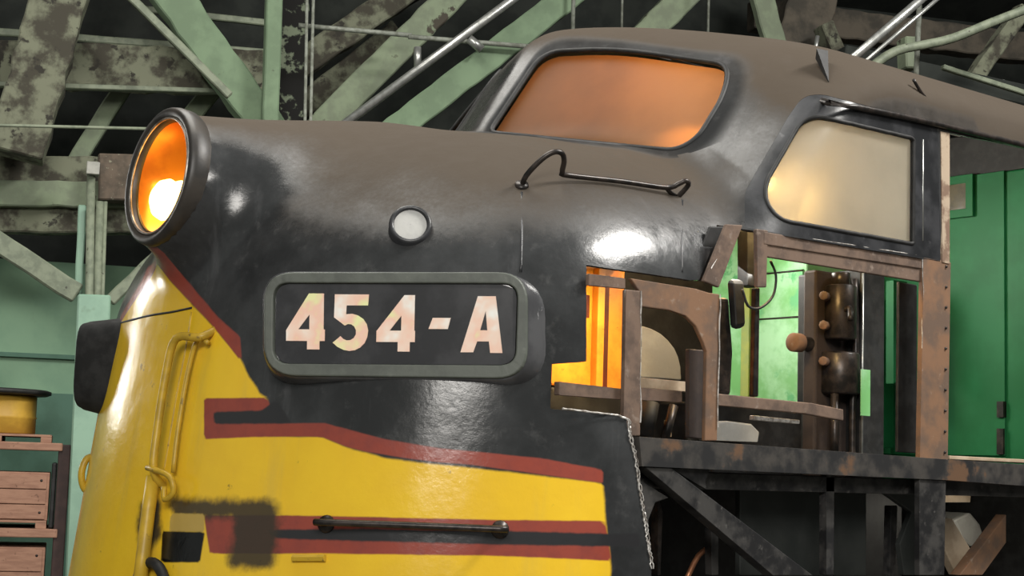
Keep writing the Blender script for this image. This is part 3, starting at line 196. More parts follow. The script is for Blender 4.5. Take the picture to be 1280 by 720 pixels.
# ------------------------------------------------------------------ materials
def newmat(name):
    m = bpy.data.materials.new(name); m.use_nodes = True
    nt = m.node_tree
    for n in list(nt.nodes): nt.nodes.remove(n)
    out = nt.nodes.new('ShaderNodeOutputMaterial')
    return m, nt, out
class NT:
    def __init__(s, nt): s.nt = nt
    def n(s, t, **k):
        x = s.nt.nodes.new(t)
        for a, b in k.items(): setattr(x, a, b)
        return x
    def l(s, a, b): s.nt.links.new(a, b)
    def noise(s, scale, detail=6, rough=.6, vec=None, stretch=None):
        if vec is None:
            tc = s.n('ShaderNodeTexCoord'); vec = tc.outputs['Object']
        if stretch:
            mp = s.n('ShaderNodeMapping'); mp.inputs['Scale'].default_value = stretch
            s.l(vec, mp.inputs['Vector']); vec = mp.outputs['Vector']
        x = s.n('ShaderNodeTexNoise'); x.inputs['Scale'].default_value = scale
        x.inputs['Detail'].default_value = detail; x.inputs['Roughness'].default_value = rough
        s.l(vec, x.inputs['Vector'])
        return x.outputs['Fac']
    def ramp(s, fac, stops, interp='LINEAR'):
        x = s.n('ShaderNodeValToRGB'); e = x.color_ramp.elements; x.color_ramp.interpolation = interp
        while len(e) < len(stops): e.new(.5)
        for i, (p, c) in enumerate(stops):
            e[i].position = p; e[i].color = (c if len(c) == 4 else (*c, 1)) if not isinstance(c, (int, float)) else (c, c, c, 1)
        s.l(fac, x.inputs['Fac']); return x.outputs['Color']
    def mix(s, f, a, b):
        x = s.n('ShaderNodeMix', data_type='RGBA')
        for v, i in ((f, 0), (a, 6), (b, 7)):
            if hasattr(v, 'is_output'): s.l(v, x.inputs[i])
            else: x.inputs[i].default_value = v if i == 0 else (*v, 1)
        return x.outputs[2]
    def math(s, op, a, b=0., c=0., clamp=False):
        x = s.n('ShaderNodeMath', operation=op, use_clamp=clamp)
        for v, i in ((a, 0), (b, 1), (c, 2)):
            if hasattr(v, 'is_output'): s.l(v, x.inputs[i])
            else: x.inputs[i].default_value = v
        return x.outputs[0]
    def sstep(s, v, a, b):
        x = s.n('ShaderNodeMapRange', interpolation_type='SMOOTHSTEP')
        s.l(v, x.inputs[0]); x.inputs[1].default_value = a; x.inputs[2].default_value = b
        return x.outputs[0]
    def attr(s, name):
        x = s.n('ShaderNodeAttribute', attribute_name=name); return x.outputs['Fac']
    def bsdf(s, col, rough=.5, metal=0., spec=.5, bump=None, bstr=.2, bdist=.01, emis=None, estr=0.):
        b = s.n('ShaderNodeBsdfPrincipled')
        for v, k in ((col, 'Base Color'), (rough, 'Roughness'), (metal, 'Metallic'), (spec, 'Specular IOR Level')):
            if hasattr(v, 'is_output'): s.l(v, b.inputs[k])
            else: b.inputs[k].default_value = (*v, 1) if k == 'Base Color' else v
        if bump is not None:
            bp = s.n('ShaderNodeBump'); bp.inputs['Strength'].default_value = bstr; bp.inputs['Distance'].default_value = bdist
            s.l(bump, bp.inputs['Height']); s.l(bp.outputs[0], b.inputs['Normal'])
        if emis: b.inputs['Emission Color'].default_value = (*emis, 1); b.inputs['Emission Strength'].default_value = estr
        return b
MATS = {}
def mottled(name, c1, c2, scale=6, lo=.4, hi=.62, rough=.7, metal=0., c3=None, scale3=25, spec=.4, bstr=.25, stretch=None, lo3=.55, hi3=.7):
    if name in MATS: return MATS[name]
    m, nt, out = newmat(name); t = NT(nt)
    f = t.noise(scale, stretch=stretch); col = t.mix(t.sstep(f, lo, hi), c1, c2)
    g = t.noise(scale3)
    if c3: col = t.mix(t.sstep(g, lo3, hi3), col, c3)
    b = t.bsdf(col, rough, metal, spec, bump=g, bstr=bstr, bdist=.004)
    t.l(b.outputs[0], out.inputs[0]); MATS[name] = m; return m
def shell_material():
    m, nt, out = newmat('locomotive_paint'); t = NT(nt)
    n1 = t.noise(2.2, 8, .62); n2 = t.noise(11, 6, .65); n3 = t.noise(60, 4)
    drip = t.noise(7, 5, .6, stretch=(1, 1, .12))
    black = t.mix(t.sstep(n1, .38, .68), (.022, .023, .024), (.050, .052, .054))
    black = t.mix(t.math('MULTIPLY', t.sstep(n2, .56, .74), .45), black, (.085, .085, .085))
    black = t.mix(t.math('MULTIPLY', t.sstep(drip, .58, .72), .3), black, (.11, .11, .115))
    yel = t.mix(t.sstep(n1, .35, .7), (.82, .51, .026), (.88, .575, .028))
    spots = t.sstep(n2, .655, .71)
    yel = t.mix(t.math('MULTIPLY', spots, .65), yel, (.16, .11, .03))
    yel = t.mix(t.math('MULTIPLY', t.sstep(drip, .52, .75), .3), yel, (.50, .37, .10))
    red = t.mix(t.sstep(n2, .4, .7), (.30, .062, .042), (.25, .055, .042))
    def cover(name, soft, wob):
        d = t.attr(name)
        d = t.math('MULTIPLY_ADD', t.math('SUBTRACT', n2, .5), wob, d)
        return t.sstep(d, -soft, soft)
    col = t.mix(cover('d_yellow', .006, .012), black, yel)
    col = t.mix(cover('d_red', .004, .006), col, red)
    col = t.mix(cover('d_black', .005, .012), col, (.028, .028, .030))
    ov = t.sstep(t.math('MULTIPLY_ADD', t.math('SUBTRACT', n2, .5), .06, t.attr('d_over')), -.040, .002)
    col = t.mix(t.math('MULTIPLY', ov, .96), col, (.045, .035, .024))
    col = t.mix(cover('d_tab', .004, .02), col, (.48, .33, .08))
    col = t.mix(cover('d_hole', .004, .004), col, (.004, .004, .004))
    # dust that settled on what faces up
    g = t.n('ShaderNodeNewGeometry'); sx = t.n('ShaderNodeSeparateXYZ'); t.l(g.outputs['Normal'], sx.inputs[0])
    up = t.math('MULTIPLY_ADD', t.math('SUBTRACT', n1, .5), .35, sx.outputs['Z'])
    up = t.math('MULTIPLY_ADD', t.math('SUBTRACT', n3, .5), .12, up)
    px_ = t.n('ShaderNodeSeparateXYZ'); tcx = t.n('ShaderNodeTexCoord'); t.l(tcx.outputs['Object'], px_.inputs[0])
    up = t.math('MULTIPLY_ADD', t.sstep(px_.outputs['Z'], 3.40, 3.62), t.math('MULTIPLY', t.sstep(px_.outputs['X'], 2.25, 2.6), .62), up)
    dust = t.sstep(up, .42, .82)
    wind = t.sstep(t.attr('d_wind'), -.14, -.05)  # brow shade put into the finish: dust and gloss cut round the windshield
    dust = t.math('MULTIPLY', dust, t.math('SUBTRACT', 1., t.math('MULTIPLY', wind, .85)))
    col = t.mix(t.math('MULTIPLY', dust, .90), col, (.066, .051, .037))
    rough = t.math('MULTIPLY_ADD', n2, .22, .10)
    ye = t.attr('d_yellow')
    rough = t.math('MULTIPLY_ADD', dust, .6, rough, True)
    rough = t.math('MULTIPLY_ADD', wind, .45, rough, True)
    rough = t.math('MULTIPLY_ADD', t.sstep(ye, -.01, .01), -.02, rough, True)
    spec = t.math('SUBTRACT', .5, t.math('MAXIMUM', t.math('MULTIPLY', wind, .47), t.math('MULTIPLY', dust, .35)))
    b = t.bsdf(col, rough, 0., spec, bump=t.math('ADD', t.math('MULTIPLY', n1, 2.5), t.math('MULTIPLY', n2, .35)), bstr=.35, bdist=.006)
    t.l(b.outputs[0], out.inputs[0]); return m
def pane_material(name, trans, diff, tfac, rough=.3, smudge=.35):
    m, nt, out = newmat(name); t = NT(nt)
    n1 = t.noise(2.5, 6, .6); n2 = t.noise(9, 6, .6)
    tc = t.mix(t.math('MULTIPLY', t.sstep(n1, .4, .7), smudge), trans, tuple(c * .6 for c in trans))
    tr = t.n('ShaderNodeBsdfTranslucent'); t.l(tc, tr.inputs[0])
    d = t.bsdf(diff, rough, 0., .25)
    mx = t.n('ShaderNodeMixShader'); mx.inputs[0].default_value = tfac
    t.l(d.outputs[0], mx.inputs[1]); t.l(tr.outputs[0], mx.inputs[2]); t.l(mx.outputs[0], out.inputs[0])
    MATS[name] = m; return m
def emit_material(name, col, s):
    m, nt, out = newmat(name); e = nt.nodes.new('ShaderNodeEmission')
    e.inputs[0].default_value = (*col, 1); e.inputs[1].default_value = s
    nt.links.new(e.outputs[0], out.inputs[0]); MATS[name] = m; return m
def glass_material(name, col=(1, 1, 1), tint=.12):
    m, nt, out = newmat(name); t = NT(nt)
    tr = t.n('ShaderNodeBsdfTransparent'); tr.inputs[0].default_value = (*col, 1)
    gl = t.n('ShaderNodeBsdfGlossy'); gl.inputs['Roughness'].default_value = .08
    mx = t.n('ShaderNodeMixShader'); mx.inputs[0].default_value = tint
    t.l(tr.outputs[0], mx.inputs[1]); t.l(gl.outputs[0], mx.inputs[2]); t.l(mx.outputs[0], out.inputs[0])
    MATS[name] = m; return m
SHELL = shell_material()
BLACK = mottled('black_gloss_paint', (.018, .019, .021), (.045, .046, .050), 5, rough=.35, c3=(.10, .10, .105), lo3=.62, hi3=.78, spec=.5)
FRAMEBLK = mottled('sooty_black_steel', (.014, .014, .015), (.050, .048, .046), 9, rough=.5, c3=(.10, .095, .09), lo3=.58, hi3=.75)
BELT = mottled('soot_and_rust_steel', (.022, .022, .023), (.060, .055, .050), 8, rough=.5, c3=(.13, .075, .045), scale3=4, lo3=.60, hi3=.68)
RUST = mottled('rusty_steel', (.165, .110, .080), (.095, .065, .050), 9, rough=.75, c3=(.24, .185, .15), lo3=.58, hi3=.75)
RUSTORANGE = mottled('orange_rust_steel', (.21, .115, .065), (.13, .085, .06), 7, rough=.75, c3=(.26, .19, .14), lo3=.6, hi3=.75)
BARE = mottled('torn_bare_metal', (.62, .60, .57), (.30, .27, .24), 40, rough=.4, metal=.3)
GREYFRAME = mottled('grey_green_frame_paint', (.110, .122, .105), (.085, .094, .082), 8, rough=.5, c3=(.15, .16, .14), lo3=.62, hi3=.8)
BOARD = mottled('number_board_glass', (.030, .030, .033), (.050, .050, .054), 5, rough=.16, spec=.6, bstr=.03)
HOUSING = mottled('lit_grey_housing_paint', (.055, .056, .060), (.085, .086, .090), 6, rough=.25, c3=(.35, .35, .36), scale3=16, lo3=.64, hi3=.72)  # lit grey and white glints of the side wall put into this paint
RIM = mottled('dusty_headlight_rim', (.045, .039, .033), (.028, .026, .024), 8, rough=.42)
DARKRUST = mottled('dark_brown_steel', (.050, .036, .030), (.035, .026, .023), 9, rough=.7)
RUBBER = mottled('black_rubber', (.010, .010, .010), (.022, .022, .022), 12, rough=.6)
IRON = mottled('dark_iron', (.020, .018, .017), (.05, .04, .035), 20, rough=.35, metal=.4)
GREEN = mottled('cab_green_paint', (.009, .105, .034), (.013, .128, .045), 3, rough=.5, spec=.2, c3=(.03, .18, .08), scale3=9, lo3=.68, hi3=.8, bstr=.05)
PALEGREEN = mottled('pale_green_cabinet_paint', (.18, .46, .17), (.36, .66, .40), 3.5, rough=.45, c3=(.12, .42, .18), scale3=5, lo3=.55, hi3=.62, bstr=.05)
YELLOW = mottled('yellow_handrail_paint', (.56, .36, .03), (.42, .27, .03), 9, rough=.4, c3=(.12, .08, .03), lo3=.62, hi3=.72)
ORANGE = mottled('orange_locker_paint', (.72, .30, .03), (.60, .20, .02), 6, rough=.45, c3=(.16, .05, .02), lo3=.66, hi3=.74)
CREAM = mottled('cream_plank', (.50, .40, .29), (.38, .29, .2), 8, rough=.7)
GREY = mottled('grey_cab_paint', (.34, .335, .31), (.27, .265, .245), 5, rough=.6)
PEEL = mottled('peeling_green_timber', (.165, .195, .135), (.205, .25, .165), 6, rough=.85, c3=(.055, .048, .036), scale3=3.0, lo3=.60, hi3=.64, stretch=None)
MOTTLE = mottled('mottled_old_timber', (.165, .175, .122), (.050, .046, .034), 5, .42, .60, rough=.9, c3=(.030, .028, .022), scale3=7, lo3=.58, hi3=.64)
CLEANGREEN = mottled('green_painted_timber', (.175, .25, .155), (.14, .20, .125), 4, rough=.8, c3=(.07, .075, .05), scale3=9, lo3=.68, hi3=.73)
BLACKWOOD = mottled('charred_timber', (.008, .008, .007), (.16, .19, .13), 6, .54, .60, rough=.9)
PALE = mottled('pale_green_pipe_paint', (.215, .245, .175), (.15, .175, .125), 12, rough=.6, c3=(.06, .06, .045), scale3=14, lo3=.66, hi3=.7)
WALLGREEN = mottled('pale_green_wall_paint', (.200, .330, .215), (.165, .285, .190), 2.2, rough=.7, c3=(.13, .19, .12), scale3=3, lo3=.58, hi3=.8)
WALLDARK = mottled('dull_green_wall_paint', (.075, .160, .115), (.06, .13, .09), 3, rough=.7)
COLUMN = mottled('mint_column_paint', (.27, .43, .32), (.22, .36, .27), 3, rough=.45, c3=(.18, .29, .21), scale3=7, lo3=.6, hi3=.75)
STEEL = mottled('galvanised_conduit', (.50, .51, .49), (.38, .39, .37), 20, rough=.32, metal=.7)
DULLPIPE = mottled('dull_grey_pipe', (.26, .28, .24), (.16, .17, .14), 18, rough=.5)
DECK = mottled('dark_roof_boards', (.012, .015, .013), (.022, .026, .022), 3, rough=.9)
CRATE = mottled('bare_crate_wood', (.36, .20, .135), (.29, .155, .105), 7, rough=.8, c3=(.17, .09, .06), lo3=.62, hi3=.7, stretch=(1, 1, 6))
RACKM = mottled('brown_rack_paint', (.060, .032, .028), (.04, .022, .02), 8, rough=.6)
DRUMY = mottled('yellow_drum_paint', (.60, .36, .05), (.48, .28, .04), 5, rough=.5)
CONCRETE = mottled('oily_concrete_floor', (.12, .115, .10), (.06, .055, .05), 1.2, rough=.8)
LENSGLASS = glass_material('headlight_lens', (1, .80, .5), .008)
BULB = emit_material('lit_lamp', (1., .74, .30), 12.)
NUMERAL = None
# ------------------------------------------------------------------ mesh helpers
def link(name, verts, faces, mat, parent=None, smooth=False):
    me = bpy.data.meshes.new(name); me.from_pydata([tuple(map(float, v)) for v in verts], [], faces); me.update()
    bm = bmesh.new(); bm.from_mesh(me); bmesh.ops.recalc_face_normals(bm, faces=bm.faces); bm.to_mesh(me); bm.free()
    if smooth:
        for p in me.polygons: p.use_smooth = True
    o = bpy.data.objects.new(name, me); C.objects.link(o)
    if mat: me.materials.append(mat)
    if parent is not None:
        o.parent = parent; o.matrix_parent_inverse = parent_inv(parent)
    return o
def parent_inv(p):                      # every object here stands at its own location, unrotated
    return Matrix.Translation(-p.location)
def tag(o, label=None, cat=None, group=None, kind=None):
    if label: o['label'] = label
    if cat: o['category'] = cat
    if group: o['group'] = group
    if kind: o['kind'] = kind
    return o
def bevel(o, w, seg=2):
    m = o.modifiers.new('bevel', 'BEVEL'); m.width = w; m.segments = seg; m.limit_method = 'ANGLE'; m.angle_limit = math.radians(35)
    return o
def prism(name, poly, f, d0, d1, mat, parent=None, holes=(), bev=0., smooth=False):
    """poly in 2D, f(a,b,d) -> 3D; extruded between depths d0 and d1"""
    loops = [list(poly)] + [list(h) for h in holes]
    flat = [p for l in loops for p in l]
    tris = tessellate_polygon([[Vector((p[0], p[1], 0)) for p in l] for l in loops])
    n = len(flat)
    V = [f(p[0], p[1], d0) for p in flat] + [f(p[0], p[1], d1) for p in flat]
    F = [tuple(t) for t in tris] + [tuple(n + i for i in reversed(t)) for t in tris]
    k = 0
    for l in loops:
        m = len(l)
        for i in range(m): F.append((k + i, k + (i + 1) % m, n + k + (i + 1) % m, n + k + i))
        k += m
    o = link(name, V, F, mat, parent, smooth)
    if bev: bevel(o, bev)
    return o
def tubeverts(path, r, seg=10, closed=False):
    P_ = [Vector(p) for p in path]; V = []; F = []
    n = len(P_); rr = r if isinstance(r, (list, tuple)) else [r] * n
    prev = None
    for i in range(n):
        a = P_[i - 1] if (i > 0 or closed) else P_[i]; b = P_[(i + 1) % n] if (i < n - 1 or closed) else P_[i]
        t = (b - a).normalized()
        if prev is None:
            u = t.orthogonal().normalized()
        else:
            u = (prev - t * prev.dot(t)).normalized()
        prev = u; w_ = t.cross(u)
        for k in range(seg):
            a_ = 2 * math.pi * k / seg
            V.append(P_[i] + (u * math.cos(a_) + w_ * math.sin(a_)) * rr[i])
    for i in range(n if closed else n - 1):
        j = (i + 1) % n
        for k in range(seg):
            F.append((i * seg + k, i * seg + (k + 1) % seg, j * seg + (k + 1) % seg, j * seg + k))
    if not closed:
        F.append(tuple(range(seg - 1, -1, -1))); F.append(tuple((n - 1) * seg + k for k in range(seg)))
    return V, F
def smooth_path(path, k=5):
    P_ = [Vector(p) for p in path]; out = []
    for i in range(len(P_) - 1):
        p0 = P_[max(0, i - 1)]; p1 = P_[i]; p2 = P_[i + 1]; p3 = P_[min(len(P_) - 1, i + 2)]
        for j in range(k):
            t = j / k
            out.append(.5 * ((2 * p1) + (p2 - p0) * t + (2 * p0 - 5 * p1 + 4 * p2 - p3) * t * t + (3 * p1 - p0 - 3 * p2 + p3) * t ** 3))
    out.append(P_[-1]); return out
def tube(name, path, r, mat, parent=None, seg=10, closed=False, smooth=0):
    if smooth: path = smooth_path(path, smooth)
    V, F = tubeverts(path, r, seg, closed)
    return link(name, V, F, mat, parent, True)
def lathe(name, prof, o, ax, mat, parent=None, seg=48, close=False, up=None):
    """prof: (radius, distance along axis)"""
    ax = Vector(ax).normalized(); u = ax.orthogonal().normalized(); w_ = ax.cross(u); o = Vector(o); V = []; F = []
    n = len(prof)
    for r, d in prof:
        for k in range(seg):
            a = 2 * math.pi * k / seg
            V.append(o + ax * d + (u * math.cos(a) + w_ * math.sin(a)) * r)
    for i in range(n - 1 + (1 if close else 0)):
        j = (i + 1) % n
        for k in range(seg): F.append((i * seg + k, i * seg + (k + 1) % seg, j * seg + (k + 1) % seg, j * seg + k))
    return link(name, V, F, mat, parent, True)
def boxv(c0, c1):
    x0, y0, z0 = c0; x1, y1, z1 = c1
    V = [(x, y, z) for x in (x0, x1) for y in (y0, y1) for z in (z0, z1)]
    return V, [(0, 1, 3, 2), (4, 6, 7, 5), (0, 4, 5, 1), (2, 3, 7, 6), (0, 2, 6, 4), (1, 5, 7, 3)]
def box(name, c0, c1, mat, parent=None, bev=.006):
    V, F = boxv(c0, c1); o = link(name, V, F, mat, parent)
    if bev: bevel(o, bev)
    return o
def merge(parts):
    V = []; F = []
    for v, f in parts:
        k = len(V); V += list(v); F += [tuple(i + k for i in q) for q in f]
    return V, F
def empty(name, loc, parent=None):
    o = bpy.data.objects.new(name, None); C.objects.link(o); o.empty_display_size = .2
    if parent is not None: o.parent = parent; o.matrix_parent_inverse = parent_inv(parent)
    o.location = loc if parent is None else loc
    return o
def sd(a, b, d): return (a, d, b)          # side elevation: (s, z) at lateral y = d
def tv(a, b, d): return (d, a, b)          # transverse: (y, z) at s = d
# ================================================================== LOCOMOTIVE
loco = empty('locomotive', (2.2, 0, 0.2))
tag(loco, 'worn black and yellow diesel locomotive with bulldog nose numbered 454-A', 'locomotive')
A2 = lambda n: np.array(D[n], float)
def flat_inv(sz):
    sz = np.asarray(sz, float)
    q = np.stack([sz[:, 0], np.full(len(sz), -W), sz[:, 1]], -1)
    return np.stack(inv(q), -1)
PS = .028
def sdf(pts, poly):
    """signed distance (positive inside) of chart points to a polygon, both in metres"""
    P0 = poly; P1 = np.roll(poly, -1, 0); out = np.full(len(pts), 1e9); ins = np.zeros(len(pts), bool)
    for a, b in zip(P0, P1):
        e = b - a; w_ = pts - a; L2 = max(e @ e, 1e-12)
        t = np.clip((w_ @ e) / L2, 0, 1)
        d = w_ - t[:, None] * e
        out = np.minimum(out, (d * d).sum(1))
        c = ((a[1] > pts[:, 1]) != (b[1] > pts[:, 1]))
        if abs(b[1] - a[1]) > 1e-12:
            c &= pts[:, 0] < (b[0] - a[0]) * (pts[:, 1] - a[1]) / (b[1] - a[1]) + a[0]
            ins ^= c
    return np.sqrt(out) * np.where(ins, 1, -1)
SC = np.array([PS, 1.])
# ---- openings in the skin
VB = -1.95; PEND = 270.
e_top = A2('hole_edge_top'); e_eave = A2('hole_edge_eave'); e_low = A2('hole_edge_low'); e_left = A2('hole_edge_left')
hole = np.concatenate([e_top, e_eave, [[154., .99], [154., VB - .3]], e_low[::-1], e_left[::-1][1:-1]])
# drop repeated points
def dedup(a):
    k = [0]
    for i in range(1, len(a)):
        if np.abs(a[i] - a[k[-1]]).max() > 1e-4: k.append(i)
    if np.abs(a[k[-1]] - a[0]).max() < 1e-4: k.pop()
    return a[k]
hole = dedup(hole)
ws = dedup(A2('windshield')); ws2 = np.stack([-(48 + (ws[:, 0] - ws[:, 0].min()) * .48), ws[:, 1] * .97 + .02], -1)
panel = dedup(A2('panel'))
ca_ = np.linspace(0, 2 * math.pi, 41)[:-1]
hl_pts = np.stack([.10 + .087 * .238 * np.sin(ca_) + .02, .238 * np.cos(ca_), 3.10 + .238 * np.sin(ca_)], -1)
hlh = np.stack(inv(hl_pts), -1)                               # the headlight opening
holes = [hole, ws, ws2, panel, hlh]
def grid(p0, p1, dp, v0, v1, dv):
    p = np.arange(p0, p1 + 1e-6, dp); v = np.arange(v0, v1 + 1e-6, dv)
    a, b = np.meshgrid(p, v); return np.stack([a.ravel(), b.ravel()], -1)
G = np.concatenate([grid(-24, 72, .62, VB, .42, .0165), grid(72.62, 132, 1.0, VB, .42, .04), grid(72.5, 128, .5, .44, 1.32, .015), grid(-24, 72, 1., .437, 2.5, .026),
                    grid(-92, -25, 2.5, VB, 2.5, .06), grid(72.62, 132, 1.3, 1.34, 2.51, .04), grid(134, PEND, 6, VB, 2.51, .07), grid(-PEND, -94, 6, VB, 2.51, .07)])
# keep the grid a little away from the outlines
def near(pts, poly, r):
    return np.abs(sdf(pts * SC, poly * SC)) < r
for h in holes:
    lo = h.min(0) - [.6, .02]; hi = h.max(0) + [.6, .02]
    c = ((G >= lo) & (G <= hi)).all(1); idx = np.where(c)[0]
    bad = near(G[idx], h, .006); G = np.delete(G, idx[bad], 0)
verts = [Vector((p * PS, v)) for p, v in G]; edges = []
for h in holes:
    k = len(verts); verts += [Vector((p * PS, v)) for p, v in h]
    edges += [(k + i, k + (i + 1) % len(h)) for i in range(len(h))]
vo, eo, fo, _, _, _ = delaunay_2d_cdt(verts, edges, [], 0, 1e-6, True)
V2 = np.array([(v.x / PS, v.y) for v in vo]); FO = np.array([list(f) for f in fo if len(f) == 3])
cen = V2[FO].mean(1)
keep = np.ones(len(FO), bool)
keep &= (cen[:, 1] > VB) & (np.abs(cen[:, 0]) < PEND)
for h in holes: keep &= ~(sdf(cen * SC, h * SC) > 0)
FO = FO[keep]
used = np.unique(FO); remap = -np.ones(len(V2), int); remap[used] = np.arange(len(used))
V2 = V2[used]; FO = remap[FO]
X3 = chart(V2[:, 0], V2[:, 1])
# orient outward
t0 = X3[FO]; nn = np.cross(t0[:, 1] - t0[:, 0], t0[:, 2] - t0[:, 0]); gg = grad(t0.mean(1))
flip = (nn * gg).sum(1) < 0; FO[flip] = FO[flip][:, ::-1]
me = bpy.data.meshes.new('body_shell'); me.from_pydata([tuple(x) for x in X3.tolist()], [], FO.tolist()); me.update()
for p in me.polygons: p.use_smooth = True
shell = bpy.data.objects.new('body_shell', me); C.objects.link(shell); me.materials.append(SHELL)
shell.parent = loco; shell.matrix_parent_inverse = parent_inv(loco)
tag(shell, 'black nose and roof skin with yellow front and red stripes')
pm = V2.copy(); pm[:, 0] = np.abs(pm[:, 0] + 6) - 6          # the livery is the same on both sides
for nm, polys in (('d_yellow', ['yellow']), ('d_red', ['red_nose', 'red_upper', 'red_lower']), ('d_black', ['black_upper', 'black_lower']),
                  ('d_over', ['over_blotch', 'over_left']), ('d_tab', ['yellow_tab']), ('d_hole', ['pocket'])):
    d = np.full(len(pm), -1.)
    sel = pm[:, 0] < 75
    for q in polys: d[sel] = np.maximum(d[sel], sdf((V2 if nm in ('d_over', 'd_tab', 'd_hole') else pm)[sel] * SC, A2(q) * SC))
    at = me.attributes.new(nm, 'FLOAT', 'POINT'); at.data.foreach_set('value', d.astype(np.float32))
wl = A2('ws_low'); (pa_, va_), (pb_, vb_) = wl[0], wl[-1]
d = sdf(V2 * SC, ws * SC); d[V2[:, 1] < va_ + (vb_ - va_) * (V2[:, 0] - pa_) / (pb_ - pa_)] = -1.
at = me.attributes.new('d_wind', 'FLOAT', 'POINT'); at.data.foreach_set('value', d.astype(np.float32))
sm = shell.modifiers.new('thickness', 'SOLIDIFY'); sm.thickness = .012; sm.offset = -1
es = shell.modifiers.new('crisp_edges', 'EDGE_SPLIT'); es.split_angle = math.radians(50)
# ---- windshield panes and their rubber gaskets
def on_body(pv, off):
    q = chart(pv[:, 0], pv[:, 1]); return q + grad(q) * off
WSGLASS = pane_material('dusty_windshield_glass', (.62, .42, .24), (.12, .075, .042), .62, .45, .30)
SWGLASS = pane_material('dusty_side_glass', (.60, .58, .52), (.30, .27, .22), .5, .3, .35)
# ---- side window panel, following the curve of the corner pillar
def on_skin(a, b, d):
    q = chart(np.array([a / PS]), np.array([b])); return tuple((q + grad(q) * d)[0])
def skin_patch(name, outer, inner, off, thick, mat, parent, dp=.5, dv=.014):
    """a sheet that follows the body surface, cut to an outline"""
    g_ = grid(outer[:, 0].min(), outer[:, 0].max(), dp, outer[:, 1].min(), outer[:, 1].max(), dv)
    m_ = sdf(g_ * SC, outer * SC) > .006
    for h in inner: m_ &= sdf(g_ * SC, h * SC) < -.006
    g_ = g_[m_]; vv_ = [Vector((p * PS, v)) for p, v in g_]; ee_ = []
    for h in [outer] + list(inner):
        k = len(vv_); vv_ += [Vector((p * PS, v)) for p, v in h]; ee_ += [(k + i, k + (i + 1) % len(h)) for i in range(len(h))]
    vo, eo, fo, _, _, _ = delaunay_2d_cdt(vv_, ee_, [], 0, 1e-6, True)
    pv_ = np.array([(v.x / PS, v.y) for v in vo]); ff_ = np.array([list(f) for f in fo if len(f) == 3]); cc_ = pv_[ff_].mean(1)
    m_ = sdf(cc_ * SC, outer * SC) > 0
    for h in inner: m_ &= sdf(cc_ * SC, h * SC) < 0
    ff_ = ff_[m_]; x0 = chart(pv_[:, 0], pv_[:, 1]); x_ = x0 + grad(x0) * off
    t0 = x_[ff_]; nn = np.cross(t0[:, 1] - t0[:, 0], t0[:, 2] - t0[:, 0]); fl_ = (nn * grad(x0[ff_].mean(1))).sum(1) < 0; ff_[fl_] = ff_[fl_][:, ::-1]
    me = bpy.data.meshes.new(name); me.from_pydata(x_.tolist(), [], ff_.tolist()); me.update()
    for p in me.polygons: p.use_smooth = True
    o = bpy.data.objects.new(name, me); C.objects.link(o); me.materials.append(mat); o.parent = parent; o.matrix_parent_inverse = parent_inv(parent)
    q = o.modifiers.new('thickness', 'SOLIDIFY'); q.thickness = thick; q.offset = -1
    es = o.modifiers.new('crisp_edges', 'EDGE_SPLIT'); es.split_angle = math.radians(50)
    return o
for side_, pw in ((1, ws), (-1, ws2)):
    o = skin_patch('windshield', pw, [], -.036, .006, WSGLASS, loco, 1.5, .03)
    if side_ == 1: tag(o, 'dusty windshield pane glowing orange brown')
    tube('gasket', on_body(pw, -.004), .013, RUBBER, o, 8, True)
wpv = dedup(A2('side_window'))
pn = skin_patch('window_panel', panel, [wpv], -.001, .028, BLACK, loco)
tube('gasket', on_body(wpv, -.004).tolist(), .010, RUBBER, pn, 8, True)
skin_patch('side_window', wpv, [], -.022, .006, SWGLASS, loco)
sl = dedup(A2('slot'))
tube('window_slot', on_body(sl, .003).tolist(), .014, RUBBER, pn, 8)
tube('bright_bead', [(3.088, -W + .002, 3.03), (3.088, -W + .002, 3.50)], .004, STEEL, pn, 8)
dr_ = on_body(dedup(A2('drip')), .012).tolist()
tube('drip_rail', dr_ + [(2.40, -W - .010, 3.553), (2.6, -W - .012, 3.565), (2.9, -W - .012, 3.577), (3.2, -W - .012, 3.585), (4.0, -W - .012, 3.595), (5.5, -W - .012, 3.60), (7.4, -W - .012, 3.60)], .014, IRON, loco, 8)
prism('window_post_strip', A2('strip'), sd, -W - .004, -W + .02, mottled('flaking_strip', (.42, .33, .24), (.20, .13, .09), 14, .45, .6, rough=.7), loco)
